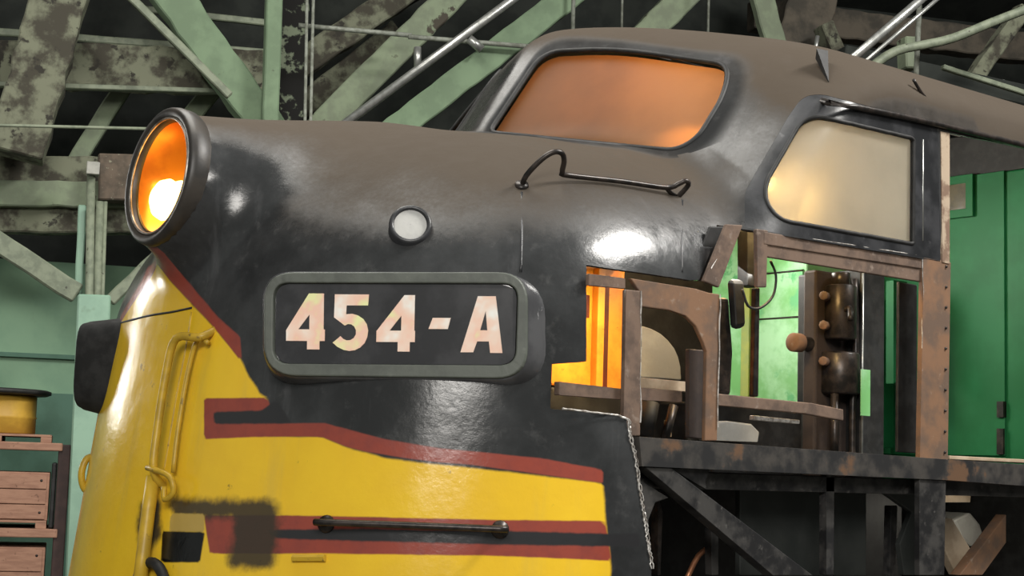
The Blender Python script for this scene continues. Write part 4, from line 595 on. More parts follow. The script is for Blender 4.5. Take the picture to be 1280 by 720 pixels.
# ---- number board
nbn = Vector(D['nb_n'])
face = [Vector(p) for p in D['nb_face']]; base = [Vector(p) for p in D['nb_base']]; inner = [Vector(p) for p in D['nb_inner']]
def mirror_y(v): return Vector((v[0], -v[1], v[2]))
board = None
for sgn in (1, -1):
    M_ = (lambda v: Vector(v)) if sgn == 1 else (lambda v: mirror_y(v) + Vector((0, 0, 0 if abs(v[0] - nbn[0]) < 1e-9 else -.10)))
    nb = M_(nbn)
    bx_ = [M_(b) - nb * .05 for b in base]; fx = [M_(p) for p in face]; n = len(fx)
    shoulder = [a.lerp(b, .80) + nb * .016 for a, b in zip(bx_, fx)]
    V = bx_ + shoulder + [p - nb * .006 for p in fx]
    F = [(r * n + i, r * n + (i + 1) % n, (r + 1) * n + (i + 1) % n, (r + 1) * n + i) for r in (0, 1) for i in range(n)]
    hs = link('number_board', V, F, HOUSING if sgn == 1 else RUBBER, loco, True)
    if sgn == 1: board = hs; tag(hs, 'number board housing on the near side of the nose reading 454-A')
    ix = [M_(p) for p in inner]
    cen_o = sum(fx, Vector()) / n; cen_i = sum(ix, Vector()) / n
    ring0 = [p - nb * .008 for p in fx]; ring1 = [p + (cen_o - p) * .012 + nb * .006 for p in fx]
    ring2 = [p + (p - cen_i) * .015 + nb * .006 for p in ix]; ring3 = [p - nb * .022 for p in ix]
    V = ring0 + ring1 + ring2 + ring3
    F = [(r * n + i, r * n + (i + 1) % n, (r + 1) * n + (i + 1) % n, (r + 1) * n + i) for r in range(3) for i in range(n)]
    fr = link('board_frame', V, F, GREYFRAME if sgn == 1 else RUBBER, hs)
    bevel(fr, .004)
    V = [p - nb * .010 for p in ix] + [p - nb * .016 for p in ix]
    F = [tuple(range(n)), tuple(range(2 * n - 1, n - 1, -1))] + [(i, (i + 1) % n, n + (i + 1) % n, n + i) for i in range(n)]
    link('board_glass', V, F, BOARD, hs)
NUM, nt_, out_ = newmat('worn_cream_numerals'); t_ = NT(nt_)
n_ = t_.noise(7, 3); colr = t_.ramp(n_, [(.32, (.80, .80, .40)), (.45, (.86, .55, .42)), (.58, (.86, .66, .54)), (.70, (.88, .86, .80))])
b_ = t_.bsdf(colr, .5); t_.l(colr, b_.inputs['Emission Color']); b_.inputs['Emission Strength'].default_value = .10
t_.l(b_.outputs[0], out_.inputs[0])
c4 = [Vector(p) for p in D['nb_corner']]
def on_board(x, y, d):
    u = (x - 133) / 917.; v = (y - 167) / 305.
    return (c4[0] * (1 - u) * (1 - v) + c4[1] * u * (1 - v) + c4[2] * u * v + c4[3] * (1 - u) * v) + nbn * d
five = [(362, 208), (493, 208), (490, 250), (408, 250), (406, 284), (430, 282), (452, 288), (472, 301), (486, 321), (492, 345), (489, 370), (479, 393), (462, 410), (442, 420), (420, 423), (398, 419), (375, 408), (356, 392),
        (386, 367), (396, 377), (410, 383), (424, 382), (437, 374), (445, 360), (445, 344), (438, 330), (426, 322), (413, 321), (402, 327), (360, 296)]
four = [(262, 205), (320, 205), (320, 342), (325, 342), (325, 386), (305, 386), (305, 418), (257, 418), (257, 386), (175, 386), (175, 345)]
four_h = [(265, 285), (265, 342), (222, 342)]
four2 = [(628, 210), (668, 210), (668, 345), (671, 345), (671, 388), (652, 388), (652, 424), (606, 424), (606, 388), (524, 388), (524, 347)]
four2_h = [(618, 288), (618, 345), (574, 345)]
for nm, pl_, hl_ in (('numeral', four, [four_h]), ('numeral', five, []), ('numeral', four2, [four2_h]), ('dash', [(737, 296), (805, 296), (795, 338), (722, 338)], []),
                     ('letter', [(905, 213), (972, 213), (1003, 427), (957, 427), (951, 384), (907, 384), (893, 425), (845, 425)], [[(936, 268), (944, 342), (917, 342)]])):
    prism(nm, pl_, on_board, -.011, -.007, NUM, board, holes=hl_)
# ---- headlight
ax = Vector((-math.cos(math.radians(5)), 0, math.sin(math.radians(5)))); hc = Vector((.075, 0, 3.10))
hl = lathe('headlight', [(.262, -.13), (.294, -.065), (.296, -.02), (.290, .004), (.278, .012), (.262, .010), (.246, -.004), (.238, -.028), (.236, -.05)], hc, ax, RIM, loco)
tag(hl, 'round headlight at the tip of the nose, lit orange')
tube('rim_ring', [hc + ax * .002 + Vector((0, math.cos(a), 0)) * .246 + Vector((math.sin(math.radians(5)), 0, math.cos(math.radians(5)))) * math.sin(a) * .246 for a in np.linspace(0, 2 * math.pi, 49)[:-1]], .006, mottled('rim_metal', (.45, .40, .34), (.2, .16, .12), 12, rough=.3, metal=.7), hl, 8, True)
REFL = mottled('amber_reflector', (.62, .24, .035), (.5, .17, .03), 5, rough=.28, metal=.65, bstr=0.)
lathe('reflector', [(.236, -.03), (.225, -.075), (.195, -.125), (.15, -.165), (.09, -.19), (.001, -.20)], hc, ax, REFL, hl)
for yy, zz in ((.02, -.085), (.125, -.065)):
    lathe('lamp_bulb', [(.001, -.040), (.045, -.046), (.078, -.068), (.092, -.10), (.082, -.13), (.05, -.155)], hc + Vector((0, yy, zz)), ax, BULB, hl, 20)
lathe('lens', [(.241, -.022), (.20, -.012), (.12, -.004), (.001, 0.)], hc, ax, LENSGLASS, hl)
# ---- small round marker lamp on the hood
p0 = Vector(D['lamp_small'][0]); n0 = Vector(D['lamp_small_n'][0]); n0 = (n0 + Vector((-.1, -.55, -.1))).normalized(); p0 = p0 + n0 * .032
ml = lathe('marker_lamp', [(.086, -.09), (.081, .006), (.076, .014), (.066, .014), (.062, .004)], p0, n0, BLACK, loco, 36)
lathe('lamp_disc', [(.0635, .003), (.05, .0045), (.001, .005)], p0, n0, mottled('frosted_white_lens', (.50, .50, .48), (.42, .42, .41), 9, rough=.7), ml, 36)
# ---- black grab iron on the hood
f0, f1 = [Vector(p) for p in D['iron_up_feet']]; m0, m1 = [Vector(p) for p in D['iron_up_feet_n']]
hz = f1 - f0; nrm = (m0 + m1).normalized(); nrm = (nrm - hz.normalized() * nrm.dot(hz.normalized())).normalized()
upv = nrm
pth = [f0 - m0 * .01, f0 + m0 * .05 + hz * .02, f0 + m0 * .13 + hz * .10, f0 + m0 * .165 + hz * .165, f0 + m0 * .16 + hz * .215, f0 + m0 * .125 + hz * .235, f0 + m0 * .075 + hz * .235, f0 + m0 * .062 + hz * .27,
       f0.lerp(f1, .6) + nrm * .05, f1 - hz * .10 + m1 * .035, f1 - hz * .03 + m1 * .06, f1 + m1 * .075, f1 + hz * .035 + m1 * .055, f1 + hz * .015 - m1 * .01]
gi = tube('grab_iron', pth, .011, IRON, loco, 10, smooth=4)
tag(gi, 'bent black grab iron below the windshield')
tube('foot_loop', [f1 - hz * .10 + m1 * .035, f1 - hz * .05 + m1 * .01, f1 + hz * .015 - m1 * .01], .009, IRON, gi, 8, smooth=3)
lathe('foot_plate', [(.001, .012), (.026, .010), (.028, 0), (.028, -.02)], f0, m0, IRON, gi, 16)
# ---- lower straight grab iron
g0, g1 = [Vector(p) for p in D['iron_low_feet']]; q0, q1 = [Vector(p) for p in D['iron_low_feet_n']]
li = tube('grab_iron', [g0 - q0 * .01, g0 + q0 * .055, g0 + q0 * .075 + (g1 - g0) * .03, g0.lerp(g1, .5) + (q0 + q1) * .045, g1 + q1 * .075 - (g1 - g0) * .03, g1 + q1 * .055, g1 - q1 * .01], .013, IRON, loco, 10, smooth=3)
tag(li, 'straight black grab iron across the lower red stripes')
for p_, q_ in ((g0, q0), (g1, q1)): lathe('foot_plate', [(.001, .016), (.03, .012), (.034, 0), (.034, -.02)], p_, q_, IRON, li, 16)
# ---- yellow handrails down the nose front
ry = [Vector(p) + Vector(n) * o for p, n, o in zip(D['rail_yellow'], D['rail_yellow_n'], (-.01, .05, .075, .075, .07, .065, -.01))]
yr = tube('handrail', ry, .017, YELLOW, loco, 10, smooth=4); tag(yr, 'yellow handrail down the nose front')
r2 = [Vector(p) + Vector(n) * .035 for p, n in zip(D['rail_yellow'], D['rail_yellow_n'])]
yf = [v + Vector((0.012, -.085, 0)) for v in r2[2:6]]
tube('back_bar', [r2[1] + Vector((.012, -.03, -.02))] + yf, .010, YELLOW, yr, 8, smooth=3)
br = Vector(D['rail_yellow'][5]); 
tube('bracket', [br + Vector((-.06, .06, .02)), br + Vector((-.075, -.02, .015)), br + Vector((-.06, -.13, -.01)), br + Vector((-.05, -.15, -.07)), br + Vector((-.06, -.10, -.10)), br + Vector((-.06, -.09, -.05))], .012, YELLOW, yr, 8, smooth=3)
rl = [Vector(p) + Vector(n) * .045 for p, n in zip(D['rail_low'], D['rail_low_n'])]
rl.append(rl[-1] + (rl[-1] - rl[-2]) * .8)
tube('handrail', rl, .028, YELLOW, loco, 12)
dd = D['handle_far']
fh = tube('grab_hook', [(a + .02, .90, b) for a, b in dd], .016, YELLOW, loco, 10, smooth=4); tag(fh, 'curled yellow grab hook on the far side of the nose')
# ---- seams of the nose door, small tabs
def seam(nm, key, r=.004, mat=RUBBER, off=0.):
    tube(nm, [Vector(p) + Vector(n) * off for p, n in zip(D[key], D[key + '_n'])], r, mat, loco, 6, smooth=4)
seam('door_seam', 'seam_h', .005)
seam('door_seam', 'seam_v', .0045, YELLOW)
for key in ('vseam', 'vseam2'): seam('weld_seam', key, .006, BLACK, -.002)
tb = [Vector(p) + Vector(n) * .0 for p, n in zip(D['tab_black'], D['tab_black_n'])]; nt0 = Vector(D['tab_black_n'][0])
V = [tb[0] + Vector((-.05, 0, .015)), tb[0] + Vector((.03, 0, .02)), tb[1] + Vector((.01, 0, 0)), tb[0] + Vector((-.05, 0, .015)) + nt0 * .05, tb[0] + Vector((.03, 0, .02)) + nt0 * .05, tb[1] + Vector((.01, 0, 0)) + nt0 * .01]
link('roof_cleat', V, [(0, 1, 2), (5, 4, 3), (0, 3, 4, 1), (1, 4, 5, 2), (2, 5, 3, 0)], RUBBER, loco)
p_ = Vector(D['tab_black2'][0]); n_2 = Vector(D['tab_black2_n'][0])
tube('roof_cleat', [p_ + Vector((-.05, 0, .05)), p_ + n_2 * .004, p_ + Vector((.06, -.0, -.03))], .008, IRON, loco, 6, smooth=3)
fl = [Vector(p) for p in D['flap']]; fn = Vector(D['flap_n'][0])
V, F = tubeverts([fl[0] + fn * .01, fl[1] + fn * .01], .014, 6); link('step_lug', V, F, YELLOW, loco)
lathe('air_hose', [(.001, .0)], (0, 0, 0), (1, 0, 0), RUBBER, None) if False else None
hz0 = Vector((.05, -.22, 1.40))
tube('air_hose', [hz0 + Vector((-.02, .13 * math.cos(a), .13 * math.sin(a))) for a in np.linspace(-.2, math.pi + .2, 18)], .022, RUBBER, loco, 10)
# ---- exposed framing of the cab side
def rib(name, key, y0, t, mat, bev=.004, label=None, holes=()):
    o = prism(name, D[key], sd, y0, y0 + t, mat, loco, bev=bev, holes=[D[h] for h in holes])
    if label: tag(o, label)
    return o
pa = rib('frame_post', 'postA', -1.59, .02, RUST)
rib('frame_plate', 'plate1', -1.575, .02, RUST)
rib('arch_plate', 'archplate', -1.58, .02, RUSTORANGE, label='rusty plate with an arched opening')
rib('frame_strut', 'strut', -1.595, .018, RUST)
rib('gusset', 'strutback', -1.52, .012, RUBBER)  # added dark plate that blacks out the gap beside the strut
rib('frame_post', 'postBin', -1.50, .025, DARKRUST)
rib('frame_rail', 'rail2', -1.56, .03, RUST)
rib('frame_rail', 'rail3', -1.45, .02, RUST)
rib('shelf_plank', 'shelf3', -1.40, .05, CREAM)
rib('frame_rail', 'rail4', -1.54, .03, RUST)
rib('frame_rail', 'rail4lip', -1.50, .03, BARE)
bl = rib('belt_rail', 'belt', -1.61, .14, BELT, .02, 'sooty belt rail below the window openings')
rib('frame_post', 'postC', -1.60, .025, RUSTORANGE, label='rusty door post with rivet holes')
rib('frame_post', 'postClow', -1.60, .03, FRAMEBLK)
rib('head_rail', 'headrail', -1.592, .02, RUST)
rib('head_rail', 'headrail2', -1.585, .02, RUST)
rib('frame_post', 'postD', -1.59, .02, RUST)
rib('diagonal_brace', 'brace', -1.60, .06, FRAMEBLK, label='black diagonal brace under the belt rail')
rib('gusset', 'gusset', -1.57, .015, FRAMEBLK)
rib('gusset', 'gusset2', -1.57, .015, FRAMEBLK)
for k, y_ in (('lowbar', -1.5), ('lowbar2', -1.2), ('lowbar3', -1.3), ('lowbar4', -1.4)): rib('frame_bar', k, y_, .04, IRON if k == 'lowbar4' else FRAMEBLK)
DKPANEL = mottled('dark_locker_paint', (.026, .030, .029), (.040, .044, .042), 3, rough=.5)
rib('under_panel', 'lowpanel', -1.2, .03, DKPANEL)
rib('under_panel', 'lowpanel2', -1.3, .03, DKPANEL)
for i in range(10):                                                   # rivet holes down the door post
    z_ = 2.93 - i * .095
    lathe('rivet', [(.001, .004), (.006, .003), (.007, -.004)], (3.262 - i * .0012, -1.603, z_), (0, -1, 0), IRON, loco, 8)
# torn bright edges of the cut skin
def torn(pts, r=.006, seed=1, y=-W - .002):
    rnd_ = random.Random(seed); out = []
    for a, b in zip(pts[:-1], pts[1:]):
        n = max(2, int(math.hypot(b[0] - a[0], b[1] - a[1]) / .05))
        for i in range(n):
            f = i / n; out.append((a[0] + (b[0] - a[0]) * f + rnd_.uniform(-.0035, .0035), y + rnd_.uniform(-.002, .002), a[1] + (b[1] - a[1]) * f))
    rr = [min(.006, abs(rnd_.gauss(r * .3, r * .42)) + .0007) for _ in out]
    rr = [max(.001, (a + b + c + .006) / 5) for a, b, c in zip(rr, rr[1:] + rr[-1:], rr[:1] + rr[:-1])]
    V, F = tubeverts(out, rr, 6); return V, F
lowpts = [tuple(x) for x in chart(e_low[:, 0], e_low[:, 1])[:, [0, 2]] if x[1] > .9]
top3 = chart(e_top[:, 0], e_top[:, 1])
pA = D['postA']
l1 = [p for p in lowpts if p[1] < 2.20]
sa = [(p[0] - .006, p[1]) for p in l1[2:]]
v1 = merge([torn(l1, .0075, 3), torn([(p[0] + .022, p[1]) for p in l1[8:]], .004, 9, -1.59)])
link('torn_edge', v1[0], v1[1], BARE, loco)
v1 = merge([torn([pA[1], pA[2]], .0065, 4, -1.59), torn([pA[0], (pA[0][0] + .012, pA[0][1] - .14)], .012, 5, -1.585)])
link('torn_edge', v1[0], v1[1], BARE, loco)
st_ = D['strut']; v1 = merge([torn([((st_[0][0] * .4 + st_[3][0] * .6) + .02, (st_[0][1] * .4 + st_[3][1] * .6)), (st_[3][0] + .01, st_[3][1] + .01)], .011, 6, -1.592)])
link('torn_edge', v1[0], v1[1], BARE, loco)
hr_ = D['headrail']; pC = D['postC']
v1 = merge([torn([(hr_[0][0] + .3, hr_[0][1] + .004), (hr_[1][0] - .02, hr_[1][1] + .006)], .005, 7, -1.597), torn([pC[0], (pC[3][0] + .015, pC[3][1] + .15)], .0035, 8, -1.597)])
link('torn_edge', v1[0], v1[1], BARE, loco)
ar_ = D['archplate']; v1 = torn([ar_[3], ar_[4]], .004, 12, -1.585); link('torn_edge', v1[0], v1[1], BARE, loco)
# ---- inside the cab
bh = box('cab_bulkhead', (4.30, -1.585, 1.95), (4.36, 1.585, 3.575), GREEN, loco, .01); tag(bh, 'green rear bulkhead of the cab')
box('bulkhead_header', (4.30, -1.56, 3.575), (4.36, 1.56, 3.80), RUBBER, loco, .005)
bd = prism('bulkhead_door', [(-.35, 2.085), (-.35, 3.575), (-1.232, 3.575), (-1.232, 2.085)], tv, 4.285, 4.30, GREEN, bh, bev=.003)
bw = D['b_win']; bi = D['b_win_in']
hw_ = lambda q, e: [(q[0][0], q[0][1]), (q[1][0], q[1][1]), (q[2][0], q[2][1]), (q[3][0], q[3][1])]
y1_ = bw[1][0]; z0_ = bw[2][1]; z1_ = bw[1][1]
fw = prism('bulkhead_window', [(y1_, z0_), (y1_, z1_), (y1_ + .75, z1_), (y1_ + .75, z0_)], tv, 4.262, 4.285, GREEN, bh, holes=[[(y1_ + .045, z0_ + .045), (y1_ + .045, z1_ - .045), (y1_ + .70, z1_ - .045), (y1_ + .70, z0_ + .045)]], bev=.003)
prism('pane', [(y1_ + .04, z0_ + .04), (y1_ + .04, z1_ - .04), (y1_ + .71, z1_ - .04), (y1_ + .71, z0_ + .04)], tv, 4.270, 4.276, mottled('brown_dirty_glass', (.10, .085, .05), (.06, .055, .035), 6, rough=.25), fw)
for k in ('hinge', 'hinge2'):
    h_ = D[k]; prism('hinge', [(h_[0][0], h_[0][1]), (h_[1][0], h_[0][1]), (h_[1][0], h_[2][1]), (h_[0][0], h_[2][1])], tv, 4.27, 4.30, IRON, bh)
box('cab_floor', (.95, -1.5, 1.88), (4.30, 1.5, 1.95), FRAMEBLK, loco, .005)
box('sill_plank', (3.29, -1.60, 2.045), (4.25, -1.45, 2.062), CREAM, loco, .003)
# pale green electrical cabinet against the far part of the bulkhead
gp = [(-.398, 2.05), (-.398, 3.30), (1.0, 3.30), (1.0, 2.05)]
ec = box('electrical_cabinet', (3.70, -.40, 1.95), (4.28, 1.1, 3.42), PALEGREEN, loco, .012); tag(ec, 'pale green cabinet inside the cab')
box('cabinet_door', (3.685, -.385, 2.0), (3.70, -.055, 3.06), PALEGREEN, ec, .005)
box('cabinet_door', (3.685, -.03, 2.0), (3.70, .40, 3.36), PALEGREEN, ec, .005)
for z_ in (2.80, 3.05): tube('trim_strip', [(3.682, -.39, z_), (3.682, -.06, z_)], .005, IRON, ec, 6)
box('cabinet_post', (3.66, -.03, 1.95), (3.70, .03, 3.42), mottled('yellow_green_trim', (.40, .42, .10), (.30, .36, .12), 6, rough=.5), ec, .004)
# control stand with brake valves
sp = D['stand']
cs = box('control_stand', (2.99, -1.06, 1.95), (3.25, -.98, 2.93), DARKRUST, loco, .012); tag(cs, 'rusty control stand with brake valves')
def cyl(nm, c, axis, r, h, mat, par, seg=20):
    return lathe(nm, [(.001, 0), (r * .9, 0), (r, r * .1), (r, h - r * .1), (r * .9, h), (.001, h)], c, axis, mat, par, seg)
cyl('brake_valve', (3.10, -1.12, 2.60), (0, 0, 1), .075, .26, IRON, cs)
cyl('brake_valve', (3.12, -1.10, 2.34), (0, 0, 1), .095, .20, IRON, cs)
cyl('valve_cap', (3.10, -1.12, 2.86), (0, 0, 1), .045, .06, IRON, cs)
cyl('valve_spindle', (3.12, -1.02, 2.575), (-1, 0, 0), .035, .20, IRON, cs)
cyl('valve_knob', (2.93, -1.02, 2.575), (-1, 0, 0), .045, .06, RUSTORANGE, cs)
tube('brake_handle', [(3.10, -1.12, 2.72), (3.04, -1.22, 2.74), (3.0, -1.26, 2.68)], .014, IRON, cs, 8, smooth=3)
for q in ((3.02, -1.1, 2.80), (3.02, -1.1, 2.66), (3.02, -1.1, 2.49)): cyl('pipe_nut', q, (-1, -.4, 0), .022, .05, RUSTORANGE, cs, 8)
tube('air_pipe', [(3.17, -1.14, 1.96), (3.17, -1.14, 2.3), (3.19, -1.14, 2.55), (3.19, -1.13, 2.9)], .016, IRON, cs, 8, smooth=3)
tube('air_pipe', [(3.05, -1.13, 1.96), (3.05, -1.13, 2.34)], .02, IRON, cs, 8)
box('label_plate', (3.15, -1.205, 2.24), (3.22, -1.20, 2.46), PALEGREEN, cs, .002)
kb = box('locker', (3.22, -1.15, 1.95), (3.40, -.75, 2.95), RUBBER, loco, .01); tag(kb, 'tall black locker behind the rusty door post')
tube('locker_edge', [(3.222, -1.155, 2.94), (3.222, -1.155, 2.0)], .006, STEEL, kb, 6)
gs = D['gstrip']; prism('green_channel', gs, sd, -.6, -.5, GREEN, loco, bev=.004)
prism('green_channel', D['gstrip2'], sd, -.8, -.75, GREEN, loco, bev=.004)
prism('frame_post', D['darkpost'], sd, -1.45, -1.435, RUBBER, loco, bev=.004)
# seat, orange locker, odds and ends at the front of the cab
prism('seat_back', D['seat'], sd, -.9, -.78, GREY, loco, bev=.02)
do = D['door_orange']
box('locker_base', (1.30, -.86, 1.95), (1.93, -.45, 2.29), RUBBER, loco, .01)
ol = box('orange_locker', (1.30, -.86, 2.295), (1.93, -.45, 2.85), ORANGE, loco, .01); tag(ol, 'orange locker behind the cut nose skin')
DRED = mottled('dark_red_recess', (.10, .018, .008), (.06, .012, .006), 8, rough=.6)
box('locker_recess', (1.776, -.868, 2.30), (1.83, -.858, 2.78), DRED, ol, .002)
box('locker_recess', (1.66, -.868, 2.60), (1.715, -.858, 2.70), DRED, ol, .002)
box('locker_stile', (1.735, -.90, 2.30), (1.775, -.86, 2.82), ORANGE, ol, .004)
box('light_block_board', (1.05, -1.40, 2.86), (1.90, 1.40, 2.90), RUBBER, loco, .01)  # added board: keeps nose lamp light off the windshield and blackens the gap
box('console_panel', (1.95, -.60, 1.95), (2.77, -.52, 2.95), RUBBER, loco, .01)
box('low_console', (2.20, -1.0, 1.95), (2.97, -.70, 2.26), RUBBER, loco, .01)
prism('floor_cushion', D['grey_lump'], sd, -1.1, -1.0, GREY, loco, bev=.02)
prism('cream_panel', D['cream_low'], sd, -.9, -.85, CREAM, loco, bev=.004)
def mid(k, y): return [(p[0], y, p[1]) for p in D[k]]
tube('console_leg', mid('tubes1', -1.2), .02, IRON, loco, 8); tube('console_leg', mid('tubes2', -1.1), .04, RUBBER, loco, 8)
prism('rubber_flap', D['dark_thing'], sd, -1.3, -1.24, IRON, loco, bev=.015)
prism('rubber_pad', D['rubber'], sd, -1.34, -1.30, RUBBER, loco, bev=.018)
prism('conduit_bar', D['bar_top'], sd, -1.34, -1.28, RUBBER, loco, bev=.005)
prism('riser_pipe', D['pipe_v'], sd, -1.47, -1.44, IRON, loco, bev=.006)
tube('hanging_cable', [(a, -1.5, b) for a, b in D['cable']], .006, RUBBER, loco, 6, smooth=4)
# equipment bay under the cab floor
prism('broken_plank', D['rb_plank1'], sd, -1.1, -1.05, CREAM, loco, bev=.004)
prism('broken_plank', D['rb_plank2'], sd, -1.35, -1.29, RUSTORANGE, loco, bev=.004)
prism('grey_housing', D['rb_grey'], sd, -.6, -.3, GREY, loco, bev=.02)
prism('cream_board', D['rb_win'], sd, -.6, -.56, CREAM, loco, bev=.004)
lathe('copper_ring', [(.001, .0)], (0, 0, 0), (1, 0, 0), RUBBER, None) if False else None
tube('copper_pipe', [(1.95, -1.25, 1.50 + .0), (2.02, -1.25, 1.60), (2.10, -1.25, 1.64)], .012, mottled('copper', (.45, .2, .1), (.3, .13, .07), 10, rough=.4, metal=.6), loco, 8, smooth=3)
box('underframe', (.75, -1.25, .75), (7.4, 1.25, 1.25), FRAMEBLK, loco, .02)
box('air_reservoir_panel', (5.2, -1.3, 1.25), (5.26, 1.3, 1.95), RUBBER, loco, .01)
box('equipment_bulkhead', (1.3, -.62, 1.25), (4.25, -.55, 1.88), RUBBER, loco, .01)
for s_ in (1.9, 4.3):
    for y_ in (-.75, .75):
        lathe('wheel', [(.001, 0), (.12, 0), (.12, .03), (.40, .03), (.43, 0), (.50, 0), (.50, .11), (.46, .13), (.1, .13), (.001, .14)], (s_, y_ - .07, .70), (0, 1, 0), FRAMEBLK, loco, 40)
    tube('axle', [(s_, -.75, .70), (s_, .75, .70)], .09, FRAMEBLK, loco, 14)
V = []; F = []
box('rear_wall', (7.42, -1.55, .6), (7.48, 1.55, 3.5), FRAMEBLK, loco, .02)

# ================================================================== ROUNDHOUSE
AB = math.radians(24.); EBv = Vector((math.cos(AB), -math.sin(AB), 0)); MBv = Vector((math.sin(AB), math.cos(AB), 0))
def bw3(u, v, z): return EBv * u + MBv * v + Vector((0, 0, z))
def bbox(name, c0, c1, mat, parent=None, bev=.008):
    """box in the building's own axes: u along the back wall, v away from the viewer, z up; its origin stays at the foot of the box"""
    V, F = boxv(c0, c1); V = [bw3(*p) for p in V]
    o = link(name, V, F, mat, parent)
    if bev: bevel(o, bev)
    return o
def timber(name, key, mat, thick=.12, ext0=0., ext1=0., rough_=True, parent=None):
    a, b, wd = D['beams'][key]; a = Vector(a); b = Vector(b); d = (b - a).normalized()
    ext1 = (b.z - .225) / -d.z if ext1 == 'floor' else ext1; a = a - d * ext0; b = b + d * ext1; sx = Vector((d.z, 0, -d.x)); L_ = (b - a).length
    n = max(2, int(L_ / .12)); rg = random.Random(key); V = []; F = []
    for i in range(n + 1):
        p = a.lerp(b, i / n); j = rg.uniform(-.03, .03) * wd if rough_ else 0
        for k, (e, t) in enumerate(((-.5, 0), (.5, 0), (.5, 1), (-.5, 1))):
            q = p + sx * (e * wd * (1 + (rg.uniform(-.03, .03) if rough_ else 0)) + j) + Vector((0, t * thick, 0))
            V.append(bw3(*q))
    for i in range(n):
        for k in range(4): F.append((i * 4 + k, i * 4 + (k + 1) % 4, i * 4 + 4 + (k + 1) % 4, i * 4 + 4 + k))
    F += [(3, 2, 1, 0), (n * 4, n * 4 + 1, n * 4 + 2, n * 4 + 3)]
    o = link(name, V, F, mat, parent); bevel(o, min(.012, wd * .15), 1)
    return o
def pipe(name, key, mat, ext0=0., ext1=0., parent=None, rr=None):
    a, b, wd = D['beams'][key]; a = Vector(a); b = Vector(b); d = (b - a).normalized(); ext1 = (b.z - .225) / -d.z if ext1 == 'floor' else ext1
    return tube(name, [bw3(*(a - d * ext0)), bw3(*(b + d * ext1))], rr or wd * .5, mat, parent, 12)
def thing(o, label, cat, group=None): return tag(o, label, cat, group)
# setting
fl_ = link('floor', [(-20, -20, .2), (40, -20, .2), (40, 26, .2), (-20, 26, .2)], [(0, 1, 2, 3)], CONCRETE); tag(fl_, kind='structure')
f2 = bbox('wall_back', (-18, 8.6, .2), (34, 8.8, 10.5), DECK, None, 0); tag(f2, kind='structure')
wp = D['wallpanel']; z_g = D['wallpanel2'][0][1]
f3 = bbox('wall_left', (-5, 7.8, .2), (.95, 7.95, 3.62), WALLGREEN, None, 0); tag(f3, kind='structure')
f4 = bbox('trim_1', (-5, 7.75, 2.77), (.95, 7.80, 2.81), WALLDARK, None, .004); tag(f4, kind='structure')
f5 = bbox('trim_2', (-5, 7.72, .2), (.95, 7.80, 2.47), WALLDARK, None, 0); tag(f5, kind='structure')
f6 = bbox('wall_right', (20, -14, .2), (20.2, 8.6, 10.5), DECK, None, 0); tag(f6, kind='structure')
f7 = bbox('truss_chord', (.2, 6.62, 4.22), (20, 6.92, 4.46), MOTTLE, None, .01); tag(f7, kind='structure')  # added truss chord, unseen behind the nose, to carry the timbers
V = [bw3(-18, 9, 6.9), bw3(34, 9, 6.9), bw3(34, -1.5, 9.6), bw3(-18, -1.5, 9.6)]
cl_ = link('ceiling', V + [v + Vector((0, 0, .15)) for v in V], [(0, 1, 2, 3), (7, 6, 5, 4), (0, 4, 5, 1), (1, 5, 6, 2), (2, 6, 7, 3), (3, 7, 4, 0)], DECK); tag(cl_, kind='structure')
T = thing
T(timber('timber_corbel', 'corbel', MOTTLE, .35, .9, .2), 'thick peeling timber corbel at the upper left corner', 'beam')
T(timber('tie_beam', 'tie_mottled', MOTTLE, .2, 2.6, 0), 'mottled tie beam running left to right above the headlight', 'beam')
T(timber('batten', 'tie_lip', PALE, .08, 1.0, .1, False), 'thin pale lip under the mottled tie beam', 'batten')
T(timber('batten', 'strip_a', PALE, .05, 1.0, 0), 'pale batten just above the mottled tie beam', 'batten')
T(timber('batten', 'strip_b', PALE, .05, .4, 0), 'short pale batten high beside the pale green post', 'batten')
T(timber('rafter', 'rafter_a', PEEL, .15, .2, .1), 'short pale rafter stub slanting down under the tie beam, left of the headlight', 'rafter')
T(timber('rafter', 'rafter_b', PEEL, .15, .1, .1), 'short pale rafter stub right behind the headlight top', 'rafter')
T(timber('rafter', 'rafter_l', PEEL, .15, .1, .3), 'pale rafter stub at the far left edge', 'rafter')
T(pipe('pipe', 'pipe_thin', PALE, 2., .5), 'thin pale pipe running left to right to the headlight', 'pipe')
T(timber('beam', 'beam_b', MOTTLE, .2, 3., .4), 'mottled wall beam level with the top of the conduit box', 'beam')
T(timber('beam', 'beam_c', PEEL, .2, 3., .4), 'pale peeling wall beam behind the junction box pipe', 'beam')
T(timber('beam', 'beam_d', MOTTLE, .2, 3., .4), 'lowest mottled wall beam above the dark gap in the green wall', 'beam')
T(timber('timber_block', 'brown_block', mottled('brown_block_wood', (.13, .10, .075), (.08, .065, .05), 8, rough=.9, c3=(.24, .23, .17), lo3=.6, hi3=.68), .2), 'brown timber block with a knot beside the headlight', 'block')
ca = T(pipe('conduit', 'conduit_a', PALE, 0, 'floor'), 'thick vertical conduit topped by a square box', 'conduit')
bx3, _, wd3 = D['beams']['conduit_box']; cbx = bbox('junction_box', (bx3[0] - .045, 6.15, 4.14), (bx3[0] + .055, 6.27, 4.24), mottled('grey_box_paint', (.38, .38, .34), (.30, .30, .27), 9, rough=.5), None, .006)
cbx.parent = ca
T(pipe('conduit', 'conduit_b', PALE, 0, 'floor'), 'middle vertical conduit of the wall post', 'conduit')
T(pipe('conduit', 'conduit_c', PALE, 0, 'floor'), 'thinnest vertical conduit, nearest the headlight', 'conduit')
